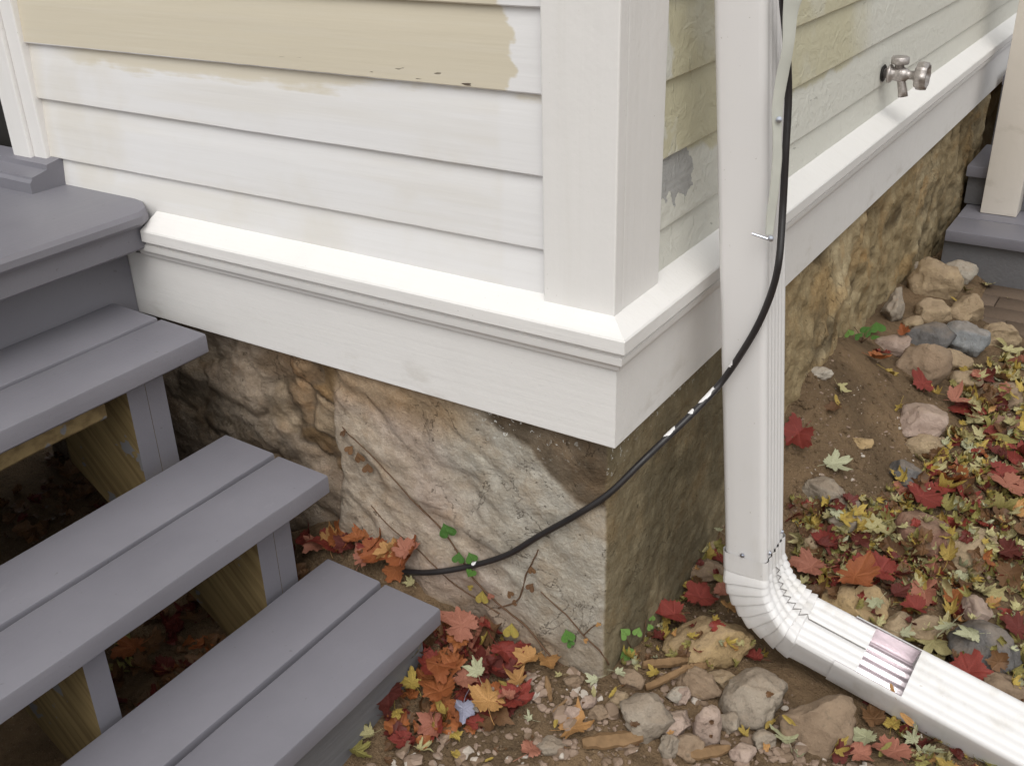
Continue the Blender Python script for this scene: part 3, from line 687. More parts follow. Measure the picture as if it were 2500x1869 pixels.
rings = [ring_at(e1+el*.02, sx_end, -el, sec3, .955, ROLL), ring_at(e1, sx_end, -el, sec3, .965, ROLL)]+[ring_at(e1+el*.9*i/16, sx_end, -el, sec3, 1.0+.02*i/16, ROLL) for i in range(17)]
sweep(mb, rings); mb.build('extension', M_SPOUT, ds, False, math.radians(30))
# screws
def screw(c, nrm, r=.0042, parent=ds):
    mb = MB(); M = Matrix.Translation(Vector(c)) @ Vector(nrm).to_track_quat('Z', 'Y').to_matrix().to_4x4()
    mb.lathe([(0, .004), (r*.6, .0036), (r*.62, .002), (r, .0018), (r, 0)], M, 10); return mb.build('screw', M_ZINC, parent)
def Z(n, x, y):                               # survey crops -> photo pixels
    ox, oy = {1: (0, 0), 2: (830, 0), 3: (1650, 0), 4: (0, 620), 5: (830, 620), 6: (1650, 620), 7: (0, 1229), 8: (830, 1229), 9: (1650, 1229)}[n]
    return ox+x*.38689, oy+y*.38689
fy = bot[1]-WY/2-.0025
screw(hit(*Z(9, 420, 325), 1, fy), (0, -1, .05)); screw(hit(*Z(9, 590, 310), 0, bot[0]+WX/2+.001), (1, 0, 0)); screw(hit(*Z(9, 668, 175), 0, bot[0]+WX/2+.001), (1, 0, 0))

# loose strap hanging at the right of the pipe
def strap():
    L = [(745, -60), (738, 0), (722, 100), (708, 300), (672, 480), (642, 680), (640, 850), (640, 1000), (622, 1200), (602, 1350), (590, 1480)]
    P = [Vector(hit(*Z(3, *q), 1, .196)) for q in L]
    wd = [.026, .025, .020, .016, .017, .016, .013, .014, .014, .014, .012]
    # resample
    mb = MB(); V = []; F = []
    Q = catmull(P, 6); W_ = np.interp(np.linspace(0, 1, len(Q)), np.linspace(0, 1, len(P)), wd)
    for i, p in enumerate(Q):
        t = (Q[min(i+1, len(Q)-1)]-Q[max(i-1, 0)]).normalized(); tw = .5*math.sin(i*.33)
        nr = Vector((.45*math.cos(tw)+.25, -.9, .1)); sd_ = t.cross(nr).normalized(); nn = sd_.cross(t).normalized()
        for (a, b) in ((-1, 0), (-.8, 1), (.8, 1), (1, 0), (1, -1), (-1, -1)): V.append(p+sd_*a*W_[i]/2+nn*b*.0012)
    k = 6
    for i in range(len(Q)-1):
        for j in range(k): F.append([i*k+j, i*k+(j+1) % k, (i+1)*k+(j+1) % k, (i+1)*k+j])
    F += [list(range(k)), [(len(Q)-1)*k+j for j in range(k)]]
    vs, fs = mb.add(V, F); bmesh.ops.recalc_face_normals(mb.bm, faces=fs)
    o = mb.build('strap', M_STRAP, ds, False, math.radians(40))
    for c_, nr in ((hit(*Z(3, 652, 755), 1, .193), (.3, -1, .1)), (hit(*Z(3, 600, 1505), 1, .19), (.3, -1, .1))):
        sc_ = screw(c_, nr, .0045, ds)
    mb = MB(); p = Vector(hit(*Z(3, 590, 1510), 1, .196)); mb.tube([p, p+Vector((-.026, -.004, .006))], [.0022, .0018], 8); mb.build('screw', M_ZINC, ds)
def catmull(P, n):
    P = [Vector(p) for p in P]; out = []
    for i in range(len(P)-1):
        a, b, c, d = P[max(i-1, 0)], P[i], P[i+1], P[min(i+2, len(P)-1)]
        for j in range(n):
            t = j/n; out.append(.5*((2*b)+(c-a)*t+(2*a-5*b+4*c-d)*t*t+(3*b-a-3*c+d)*t**3))
    out.append(P[-1]); return out
strap()

# ------------------------------------------------------------------ cable
sc = 2500/2212
CP = [((1688, -70), 'x', .128), ((1691, 0), 'x', .130), ((1698, 80), 'x', .133), ((1703, 200), 'x', .138), ((1697, 330), 'x', .145), ((1691, 450), 'x', .150), ((1683, 560), 'y', .215), ((1667, 630), 'y', .215), ((1638, 700), 'y', .213), ((1600, 765), 'y', .212), ((1560, 823), 'y', .208),
      ((1520, 868), 'y', .178), ((1480, 908), 'y', .145), ((1430, 955), 'y', .105), ((1380, 1003), 'y', .062), ((1310, 1062), 'w', .008), ((1250, 1106), 'w', .008), ((1170, 1152), 'w', .009), ((1100, 1190), 'w', .009), ((1020, 1217), 'w', .009), ((940, 1229), 'w', .009), ((870, 1230), 'w', .010), ((830, 1224), 'w', .010), ((795, 1218), 'w', .007), ((760, 1212), 'w', .004), ((720, 1200), 'w', .0)]
def cable_pt(u, v, a, val):
    if a == 'w': return onwall(u*sc, v*sc, val)[0]
    return hit(u*sc, v*sc, 0 if a == 'x' else 1, val)
cab_pts = catmull([tuple(cable_pt(u, v, a, val)) for (u, v), a, val in CP], 8)
mb = MB(); mb.tube(cab_pts, [.0056+.0002*mnoise.noise(Vector((i*.2, 0, 0))) for i in range(len(cab_pts))], 14)
cable = mb.build('cable', M_CABLE, None, True)
tag(cable, 'black cable sagging past the downspout and round the foundation corner, dabbed with white paint', 'cable')
def dab(u, v, ln, seed):
    best = min(range(2, len(cab_pts)-2), key=lambda i: (proj(cab_pts[i])[0]-u*sc)**2+(proj(cab_pts[i])[1]-v*sc)**2)
    i = best; p = cab_pts[i]; t = (cab_pts[i+1]-cab_pts[i-1]).normalized(); toc = (Vector(CAM)-p).normalized()
    up = Vector((-.3, -.4, .85)); up = (up-up.dot(t)*t).normalized(); side = t.cross(up); rnd = random.Random(seed)
    V = []; F = []; n = 10; m = 7
    for a in range(n+1):
        s_ = (a/n-.5)*ln; wv = math.sqrt(max(0, 1-(2*a/n-1)**2))*(.75+.4*rnd.random())
        for b in range(m):
            an = (b/(m-1)-.5)*2.0*wv+.15; V.append(p+t*s_+(up*math.cos(an)+side*math.sin(an))*.0062)
    for a in range(n):
        for b in range(m-1): F.append([a*m+b, a*m+b+1, (a+1)*m+b+1, (a+1)*m+b])
    mb = MB(); vs, fs = mb.add(V, F); bmesh.ops.recalc_face_normals(mb.bm, faces=fs)
    mb.build('paint_dab', M_PAINTDAB, cable, True)
for i, (u, v, l) in enumerate([(1022, 1217, .012), (1443, 933, .026), (1525, 852, .040), (1576, 783, .014), (1490, 890, .012)]): dab(u, v, l, i)

# ------------------------------------------------------------------ hose faucet on the side wall
F0 = hit(*Z(3, 1310, 462), 0, -.022)
fa = empty('hose_faucet', tuple(F0), 'dull silver hose faucet sticking out of the side wall', 'faucet')
MX = Matrix.Translation(Vector(F0)) @ Vector((1, 0, 0)).to_track_quat('Z', 'Y').to_matrix().to_4x4()
MB().lathe([(.0, .003), (.019, .003), (.021, .001), (.021, 0), (.015, -.004)], MX, 24).build('pipe_hole_rim', M_DARK, fa, True)
MB().lathe([(0, .0), (.012, .0), (.0125, .010), (.021, .012), (.0225, .016), (.020, .020), (.015, .024), (.017, .034), (.018, .046), (.015, .056), (.0105, .060), (.0105, .072), (.013, .073), (.013, .082), (.008, .084), (.008, .092), (0, .092)], MX, 22).build('body', M_BRASS, fa, True)
mb = MB(); p = Vector(F0)+Vector((.042, 0, 0)); mb.tube([p, p+Vector((.004, 0, -.02)), p+Vector((.009, 0, -.038)), p+Vector((.012, 0, -.052))], [.010, .010, .0108, .0118], 16); mb.build('spout', M_BRASS, fa, True)
MZ = Matrix.Translation(Vector(F0)+Vector((.036, 0, .012)))
MB().lathe([(0, 0), (.011, 0), (.011, .012), (.021, .013), (.0215, .016), (.0215, .027), (.019, .030), (.007, .030), (0, .030)], MZ, 20).build('vacuum_breaker', M_BRASS, fa, True)
mb = MB(); n = 32; V = []; F = []
prof = [(.004, .084), (.010, .086), (.018, .083), (.027, .078), (.0305, .081), (.0315, .092), (.030, .105), (.026, .106), (.022, .097), (.010, .093), (.004, .094)]
MH = MX
for i in range(n):
    a = 2*math.pi*i/n; s_ = 1+.075*math.cos(8*a)
    for (r, h) in prof: V.append(MH @ Vector(((r*s_ if r > .02 else r)*math.cos(a), (r*s_ if r > .02 else r)*math.sin(a), h)))
k = len(prof)
for i in range(n):
    for j in range(k-1): F.append([i*k+j, ((i+1) % n)*k+j, ((i+1) % n)*k+j+1, i*k+j+1])
vs, fs = mb.add(V, F); bmesh.ops.recalc_face_normals(mb.bm, faces=fs); mb.build('handwheel', M_BRASS, fa, True)

# ------------------------------------------------------------------ second set of steps with a white post, far right
X0 = .02
pA = hit(2309, 561, 0, X0); zt1 = pA[2]; yt1 = pA[1]
st2 = empty('back_steps', (X0+.5, yt1+.4, zt1-.15), 'grey back steps with a white post at the far end of the side wall', 'steps')
def plankx(name, x0, x1, y0, y1, z0, z1, mat):
    MB().box((x0, y0, z0), (x1, y1, z1), .006, 2).build(name, mat, st2, False, math.radians(35))
yb = hit(2360, 502, 2, zt1)[1]
plankx('tread_board', X0, X0+1.4, yt1, yt1+.17, zt1-.04, zt1, M_GREY); plankx('tread_board', X0, X0+1.4, yt1+.174, yb+.04, zt1-.04, zt1, M_GREY)
plankx('riser_board', X0-.005, X0+1.4, yt1+.03, yt1+.055, zt1-.35, zt1-.041, M_GREYR)
pB = hit(2365, 430, 1, yb); z2 = pB[2]
plankx('tread_board', pB[0]-.01, X0+1.4, yb-.01, yb+.34, z2-.0, z2+.04, M_GREY)
plankx('riser_board', pB[0]-.005, X0+1.4, yb+.02, yb+.045, zt1+.001, z2-.001, M_GREYR)
plankx('riser_board', X0, X0+1.4, yb+.34, yb+.365, z2-.2, z2+.26, M_GREYR)
plankx('landing', X0, X0+1.4, yb+.33, yb+1.4, z2+.262, z2+.30, M_GREY)
q0 = hit(2392, 519, 2, zt1+.001); q1 = hit(2481, 531, 2, zt1+.001)
MB().box((q0[0], q0[1], zt1+.001), (q1[0], q0[1]+.10, 2.2), .004).build('post', M_POST, st2, False, math.radians(35))

# brick paving in front of it
mb = MB(); yy = 1.95; r = 0
while yy < yt1+.02:
    xx = -.02+(.055 if r % 2 else 0)+.28*max(0, (2.25-yy))
    while xx < 2.2:
        zz = -.540
        mb.box((xx, yy, zz-.03), (xx+.199, yy+.097, zz+.0035+.0015*random.random()), .0022, 1); xx += .202
    yy += .100; r += 1
pav = tag(mb.build('paving', M_BRICK, None, False, math.radians(35)), 'worn brown brick paving at the foot of the back steps', None, None, 'structure')

# ------------------------------------------------------------------ stones
BV = [Vector(v) for v in gv]; BF = [tuple(map(int, f)) for f in gf]
def bvh(): return BVHTree.FromPolygons(BV, BF)
tree = bvh()
def drop(u, v):                               # photo pixel -> first surface of ground and stones
    r = Vector(ray(u, v)).normalized(); loc, nrm, i, d = tree.ray_cast(Vector(CAM), r)
    return loc, nrm
STC = {'tan': ((.38, .285, .18), (.30, .22, .14)), 'ochre': ((.44, .31, .165), (.34, .24, .125)), 'grey': ((.34, .285, .225), (.26, .215, .17)), 'dark': ((.115, .108, .105), (.16, .15, .145)), 'pink': ((.42, .32, .265), (.34, .25, .205)),
       'red': ((.25, .135, .095), (.20, .11, .08)), 'pale': ((.42, .37, .31), (.33, .29, .24)), 'brown': ((.28, .20, .135), (.22, .155, .105)), 'blue': ((.30, .30, .30), (.21, .215, .22))}
STM = {k: mat_stone('stone_'+k, *c) for k, c in STC.items()}
def stone_mesh(seed, ang=.5, sub=4):
    ang = min(1, ang+.22); rnd = random.Random(seed); bm = bmesh.new(); bmesh.ops.create_icosphere(bm, subdivisions=sub, radius=1)
    if ang >= .97:                            # blocky: push the sphere out toward a box
        for v in bm.verts:
            m_ = max(abs(v.co.x), abs(v.co.y), abs(v.co.z)); v.co = v.co*(1-.62)+v.co/m_*.62*.9
    planes = []
    for i in range(int(5+9*ang)):
        n = Vector((rnd.gauss(0, 1), rnd.gauss(0, 1), rnd.gauss(0, 1))).normalized(); planes.append((n, rnd.uniform(.55, .88)))
    off = Vector((seed*3.1, seed*1.7, seed*.9))
    for v in bm.verts:
        p = v.co.copy()
        for n, d in planes:
            e = p.dot(n)-d
            if e > 0: p -= n*e*(.55+.45*ang)
        p += v.co*(.13*mnoise.fractal(v.co*1.6+off, .8, 2, 3)+.05*mnoise.fractal(v.co*5+off, .8, 2, 3)+.022*mnoise.noise(v.co*14+off)); v.co = p
    return bm
STONES = [  # crop, x, y, w, h (crop px), colour, angularity, label
 (6, 1640, 200, 265, 270, 'tan', .35, 'large rounded tan boulder leaning on the side foundation below the back steps'),
 (6, 1800, 140, 210, 150, 'pale', .7, 'pale flat slab behind the large tan boulder near the back steps'),
 (6, 1545, 115, 130, 120, 'grey', .5, 'small grey stone wedged against the foundation behind the large tan boulder'),
 (6, 1370, 365, 140, 230, 'grey', .9, 'blocky grey stone standing upright against the side foundation'),
 (6, 1625, 375, 235, 165, 'tan', .3, 'rounded tan stone right of the upright grey block'),
 (6, 1845, 370, 205, 190, 'tan', .5, 'tan stone with a bright fleck beside the brick paving'),
 (6, 1620, 545, 280, 185, 'dark', .15, 'smooth dark grey rounded stone beside a lighter streaked one'),
 (6, 1830, 555, 230, 240, 'blue', .2, 'smooth blue grey stone with pale streaks in the stone row'),
 (6, 2030, 525, 270, 175, 'tan', .8, 'blocky tan stone nearest the brick paving edge'),
 (6, 1385, 590, 220, 120, 'pink', .3, 'low pinkish grey stone in front of the smooth dark one'),
 (6, 1550, 720, 360, 270, 'brown', .45, 'big half buried brown boulder in the middle of the dirt slope'),
 (6, 1745, 690, 220, 110, 'tan', .4, 'low tan stone behind the half buried brown boulder'),
 (6, 1545, 1080, 330, 210, 'pink', .45, 'broad pinkish tan rock low on the dirt slope'),
 (6, 1445, 1410, 190, 180, 'dark', .5, 'dark slate grey rock at the lower edge of the bare dirt'),
 (6, 960, 1520, 270, 170, 'grey', .6, 'flat grey brown rock just right of the downspout in the dirt'),
 (6, 2045, 920, 260, 190, 'brown', .5, 'dull brown rock under leaves at the right below the paving'),
 (6, 2065, 1110, 190, 150, 'red', .3, 'small reddish brown stone below the dull brown rock at right'),
 (6, 1175, 1195, 120, 75, 'ochre', .9, 'small tan brick chip lying alone on the bare dirt'),
 (6, 1590, 1235, 260, 150, 'tan', .7, 'flat tan rock below the broad pinkish one'),
 (6, 1850, 800, 210, 140, 'tan', .6, 'angular tan stone among the leaves right of the brown boulder'),
 (6, 1490, 450, 120, 110, 'tan', .6, 'sandy stone between the upright grey block and the smooth dark stone'),
 (6, 915, 750, 120, 90, 'pale', .6, 'pale lump of mortar at the top of the dirt slope by the foundation'),
 (6, 905, 645, 55, 110, 'tan', .7, 'small upright tan sliver of stone against the foundation bulge'),
 (6, 1270, 225, 90, 120, 'grey', .6, 'small grey stone in the shadow left of the tan boulder by the wall'),
 (9, 195, 905, 450, 280, 'ochre', .55, 'large ochre rock left of the downspout elbow'),
 (9, 505, 1255, 330, 310, 'grey', .35, 'rounded grey tan rock below the downspout elbow'),
 (9, 930, 1420, 400, 300, 'brown', .5, 'large brown grey rock directly under the downspout extension'),
 (9, 1110, 690, 380, 270, 'ochre', .6, 'ochre rock tucked behind the downspout elbow on the right'),
 (9, 1390, 800, 210, 160, 'tan', .5, 'small tan rock just above the extension joint'),
 (9, 1570, 800, 200, 150, 'tan', .5, 'tan rock beside the small one above the extension'),
 (9, 1555, 215, 250, 260, 'red', .25, 'rounded reddish stone in the leaf litter at right'),
 (9, 1060, 85, 260, 150, 'grey', .6, 'grey brown rock among leaves right of the lower pipe'),
 (9, 1850, 330, 380, 190, 'tan', .5, 'broad tan brown rock under leaves at the right edge'),
 (9, 1925, 970, 340, 300, 'dark', .4, 'dark grey brown rock above the extension at the right edge'),
 (9, 1890, 700, 160, 180, 'pink', .7, 'pinkish jagged rock chunk above the dark rock at right'),
 (9, 195, 1430, 170, 260, 'pink', .5, 'pinkish oval stone below the ochre rock, left of the rounded grey one'),
 (9, 345, 1400, 130, 120, 'grey', .4, 'little grey stone between the pinkish oval and the rounded grey rock'),
 (9, 140, 1150, 230, 150, 'brown', .7, 'dark brown broken stone below the large ochre rock'),
 (9, 40, 1215, 100, 120, 'pink', .6, 'light pink chunk of mortar below the large ochre rock'),
 (9, 865, 240, 110, 130, 'tan', .6, 'small tan stone beside the pipe seam on the right'),
 (9, 205, 285, 90, 90, 'tan', .5, 'small tan stone left of the lower pipe by the foundation'),
 (9, 190, 440, 220, 130, 'brown', .5, 'flat dark stone left of the elbow beside the foundation'),
 (8, 1925, 1375, 300, 230, 'grey', .45, 'flat grey stone in the rubble in front of the foundation corner'),
 (8, 1465, 1315, 100, 85, 'pink', .7, 'pinkish mortar chunk in the rubble beside the leaf heap'),
 (8, 2130, 1215, 130, 105, 'pale', .7, 'pale mortar chunk right of the flat grey stone'),
 (8, 1975, 1240, 110, 70, 'pink', .7, 'small pink mortar chunk just above the flat grey stone'),
 (8, 2075, 1540, 110, 120, 'grey', .6, 'small grey chip at the bottom right of the flat grey stone'),
 (8, 1480, 1120, 110, 60, 'brown', .5, 'small brown stone at the foot of the foundation corner'),
 (9, 2010, 1200, 300, 170, 'brown', .5, 'brown stone beside the extension at the right edge'),
 (8, 1890, 1290, 170, 120, 'pink', .7, 'broken pink mortar lump left above the flat grey stone'),
 (8, 2110, 1390, 190, 150, 'pink', .6, 'flat pinkish rubble piece right of the flat grey stone'),
 (8, 1760, 1240, 130, 90, 'tan', .7, 'tan rubble piece left of the pink mortar lump'),
 (8, 1640, 1330, 120, 80, 'brown', .6, 'brown rubble piece right of the tan maple leaf'),
 (8, 1560, 1250, 100, 70, 'pink', .7, 'pinkish chip above the tan maple leaf'),
 (8, 1830, 1120, 150, 90, 'brown', .5, 'dark flat stone between the foundation corner and the long stick'),
 (8, 1330, 1530, 150, 90, 'grey', .5, 'dusty grey stone between the salmon and tan leaves'),
 (9, 80, 1560, 180, 140, 'brown', .6, 'brown rubble piece at the bottom left of the pinkish oval'),
 (9, 420, 1590, 150, 110, 'pink', .6, 'pink rubble piece at the bottom edge below the rounded grey rock'),
 (9, 560, 1500, 130, 100, 'grey', .6, 'small grey rubble piece under the rounded grey tan rock'),
 (9, 300, 1110, 150, 80, 'tan', .6, 'tan chip under the large ochre rock'),
 (9, 700, 800, 130, 90, 'tan', .5, 'little tan stone hidden behind the elbow'),
]
def place_stone(crop, x, y, wpx, hpx, colr, ang, label, seed, group='loose stones along the foundation', sub=4, kk=.38689):
    u, v = Z(crop, x, y) if crop else (x, y)
    if crop in (8, 9): wpx *= 1.14; hpx *= 1.14
    loc, nrm = drop(u, v+hpx*kk*.22)
    if loc is None: return
    dep = proj(loc)[2]; W_ = wpx*kk*dep/FPX; H_ = hpx*kk*dep/FPX
    bm = stone_mesh(seed, ang, sub); rnd = random.Random(seed+99)
    sx, sy, sz = W_*.60, max(min(H_*.58, W_*.75), W_*.42), max(min(H_*.60, W_*.66), W_*.36)
    if H_ > W_*1.3: sx, sy, sz = W_*.56, W_*.5, H_*.66
    right = Vector(RW[0]); right.z = 0; right.normalize(); fwd = Vector((-right.y, right.x, 0))
    R_ = Matrix((right, fwd, Vector((0, 0, 1)))).transposed()
    T = R_ @ Matrix.Rotation(rnd.uniform(-.3, .3), 3, 'Z') @ Matrix.Rotation(rnd.uniform(-.2, .2), 3, 'X') @ Matrix.Diagonal((sx, sy, sz))
    for q in bm.verts: q.co = T @ q.co
    c = loc+fwd*sy*.25+Vector((0, 0, sz*.40))
    me = bpy.data.meshes.new('stone'); bm.to_mesh(me); bm.verts.index_update()
    base = len(BV); BV.extend([q.co+c for q in bm.verts]); BF.extend([tuple(base+q.index for q in f.verts) for f in bm.faces]); bm.free()
    o = link('stone', me, STM[colr], None, True); o.location = c
    tag(o, label, 'stone', group)
for i, s_ in enumerate(STONES): place_stone(*s_, seed=i+1)
gtree = tree; tree = bvh()

# gravel, mortar crumbs: uncountable, one object
def in_poly(u, v, P):
    c = False; j = len(P)-1
    for i in range(len(P)):
        if (P[i][1] > v) != (P[j][1] > v) and u < (P[j][0]-P[i][0])*(v-P[i][1])/(P[j][1]-P[i][1])+P[i][0]: c = not c
        j = i
    return c
def sample(P, n, rnd):
    us = [p[0] for p in P]; vs = [p[1] for p in P]; out = []
    while len(out) < n:
        u, v = rnd.uniform(min(us), max(us)), rnd.uniform(min(vs), max(vs))
        if in_poly(u, v, P): out.append((u*sc, v*sc))
    return out
RUB = [(1040, 1440), (1300, 1455), (1420, 1440), (1500, 1440), (1680, 1480), (1820, 1560), (1900, 1680), (720, 1690), (900, 1600), (1000, 1560)]
DIRT = [(1700, 830), (1800, 745), (1960, 800), (2060, 900), (2020, 1080), (1900, 1130), (1720, 1110)]
RIGHT = [(1700, 1080), (1890, 1080), (2040, 950), (2110, 790), (2300, 740), (2800, 900), (2800, 1690), (2010, 1690), (1930, 1610), (1880, 1500), (1790, 1340), (1700, 1250)]
MIDL = [(1330, 1440), (1420, 1330), (1490, 1250), (1560, 1080), (1566, 1240), (1600, 1340), (1660, 1420), (1560, 1440), (1440, 1440)]
rnd = random.Random(21)
mb = MB(); cols = []
protos = []
for k_ in range(6):
    b = stone_mesh(200+k_, .8, 2); b.verts.index_update(); protos.append(([q.co.copy() for q in b.verts], [[q.index for q in f.verts] for f in b.faces])); b.free()
def crumbs(pix, smin, smax):
    V = []; F = []
    for (u, v) in pix:
        l0, n0 = drop(u, v); loc, nrm, _i, _d = gtree.ray_cast(Vector(CAM), Vector(ray(u, v)).normalized())
        if loc is None or loc.y > 3.2 or (l0-loc).length > .004: continue
        s_ = smin*(smax/smin)**(rnd.random()**2.2); pv, pf = protos[rnd.randrange(6)]
        T = Matrix.Rotation(rnd.uniform(0, 6.28), 3, 'Z') @ Matrix.Rotation(rnd.uniform(-.5, .5), 3, 'X') @ Matrix.Diagonal((s_, s_*rnd.uniform(.6, .9), s_*rnd.uniform(.4, .7)))
        b0 = len(V); V += [T @ p+loc+Vector((0, 0, s_*.15)) for p in pv]; F += [[b0+i for i in f] for f in pf]
    return V, F
mc = mat_soil(); V, F = crumbs(sample(DIRT, 700, rnd)+sample(RIGHT, 500, rnd)+sample(RUB, 500, rnd)+sample(MIDL, 200, rnd), .002, .009)
tag(link('soil_clods', meshd('soil_clods', V, F), mc, None, False), 'small clods of brown earth lying loose on the soil', 'soil', None, 'stuff')
V, F = crumbs(sample(RUB, 720, rnd), .003, .021)
V2, F2 = crumbs(sample(DIRT, 300, rnd), .0018, .007); b0 = len(V); V += V2; F += [[i+b0 for i in f] for f in F2]
V2, F2 = crumbs(sample(RIGHT, 700, rnd), .002, .010); b0 = len(V); V += V2; F += [[i+b0 for i in f] for f in F2]
V2, F2 = crumbs(sample(MIDL, 150, rnd), .002, .010); b0 = len(V); V += V2; F += [[i+b0 for i in f] for f in F2]
mg = Mat('mixed_gravel', .9, .15); vr = mg.vor(45, out=1); vs_ = mg.n('ShaderNodeSeparateColor'); mg.put(vs_.inputs[0], vr)
c_ = mg.mix(vs_.outputs[0], (.20, .14, .095), (.34, .25, .195)); c_ = mg.mix(mg.step(vs_.outputs[1], .84, .9), c_, (.50, .44, .38)); mg.col(c_); mg.bump(mg.noise(200, 3), .002, .7)
gr = link('gravel', meshd('gravel', V, F), mg.m, None, False); tag(gr, 'crumbs of mortar, grit and gravel strewn over the soil', 'gravel', None, 'stuff')

# splinters of wood
def splinter(crop, x0, y0, x1, y1, wpx, label, th=.006):
    a, na = drop(*Z(crop, x0, y0)); b, nb = drop(*Z(crop, x1, y1)); d_ = (b-a); L = d_.length; t = d_.normalized(); wd = wpx*.38689*proj(a)[2]/FPX
    side = t.cross(Vector((0, 0, 1))).normalized(); up = side.cross(t); V = []; F = []; n = 14; rr = random.Random(x0)
    for i in range(n+1):
        f = i/n; ww = wd*.5*(.25+.75*math.sin(math.pi*min(1, max(0, .08+f*.84))))*(.85+.3*rr.random())
        c = a+d_*f+up*(.006+th*.5)
        for (p, q) in ((-1, -.5), (-.9, .4), (-.2, .6+.3*rr.random()), (.5, .5), (1, .1), (.9, -.5)): V.append(c+side*ww*p+up*th*q)
    k = 6
    for i in range(n):
        for j in range(k): F.append([i*k+j, i*k+(j+1) % k, (i+1)*k+(j+1) % k, (i+1)*k+j])
    F += [list(range(k)), [n*k+j for j in range(k)]]
    mb = MB(); vs, fs = mb.add(V, F); bmesh.ops.recalc_face_normals(mb.bm, faces=fs)
    tag(mb.build('wood_splinter', M_WOODCHIP), label, 'wood splinter', 'wood splinters in the rubble')
splinter(8, 1530, 1540, 1910, 1500, 120, 'broad brown wood splinter below the flat grey stone', .012)
splinter(8, 1930, 1190, 2190, 1060, 45, 'long pale stick slanting up toward the ochre rock', .010)
splinter(8, 1900, 1050, 2180, 1020, 55, 'dark brown stick lying under the ochre rock', .012)
splinter(8, 1350, 1330, 1440, 1250, 18, 'thin straw coloured sliver of wood beside the leaf heap', .004)
splinter(8, 1300, 1110, 1330, 1260, 40, 'short upright looking brown splinter near the foundation foot', .006)
splinter(9, 60, 1620, 330, 1570, 90, 'brown wood scrap at the bottom left of the pinkish oval stone', .010)
splinter(9, 20, 1075, 200, 1050, 60, 'brown stick end just below the large ochre rock', .010)

# ------------------------------------------------------------------ leaves
def maple_r(th, kind, jit=None):
    # star-shaped outline radius against angle; th=0 is the tip
    if kind == 'red': L = [(0, 1.0, .50), (.95, .92, .50), (-.95, .92, .50), (1.9, .66, .5), (-1.9, .66, .5)]; base = .56
    elif kind == 'silver': L = [(0, 1.05, .36), (.85, .92, .34), (-.85, .92, .34), (1.75, .66, .34), (-1.75, .66, .34)]; base = .36
    else: L = [(0, 1.0, .75), (3.0, .62, .6)]; base = .40
    r = base
    for li, (c, a, wd) in enumerate(L):
        if jit: c, a = c+jit[li][0], a*jit[li][1]
        d = (th-c+math.pi) % (2*math.pi)-math.pi; v = a*max(0, 1-abs(d)/(wd*1.75))**.62
        if v > r: r = v
    ph = jit[0][2] if jit else 0
    if kind == 'red': r *= 1+.07*math.sin(th*17+ph)+.06*math.sin(th*29+2*ph)
    if kind == 'silver': r *= 1+.09*math.sin(th*17+ph)+.06*math.sin(th*29+2*ph)
    dd = abs(abs(th)-math.pi)
    if kind != 'oval' and dd < .35: r *= .45+.55*dd/.35
    return r
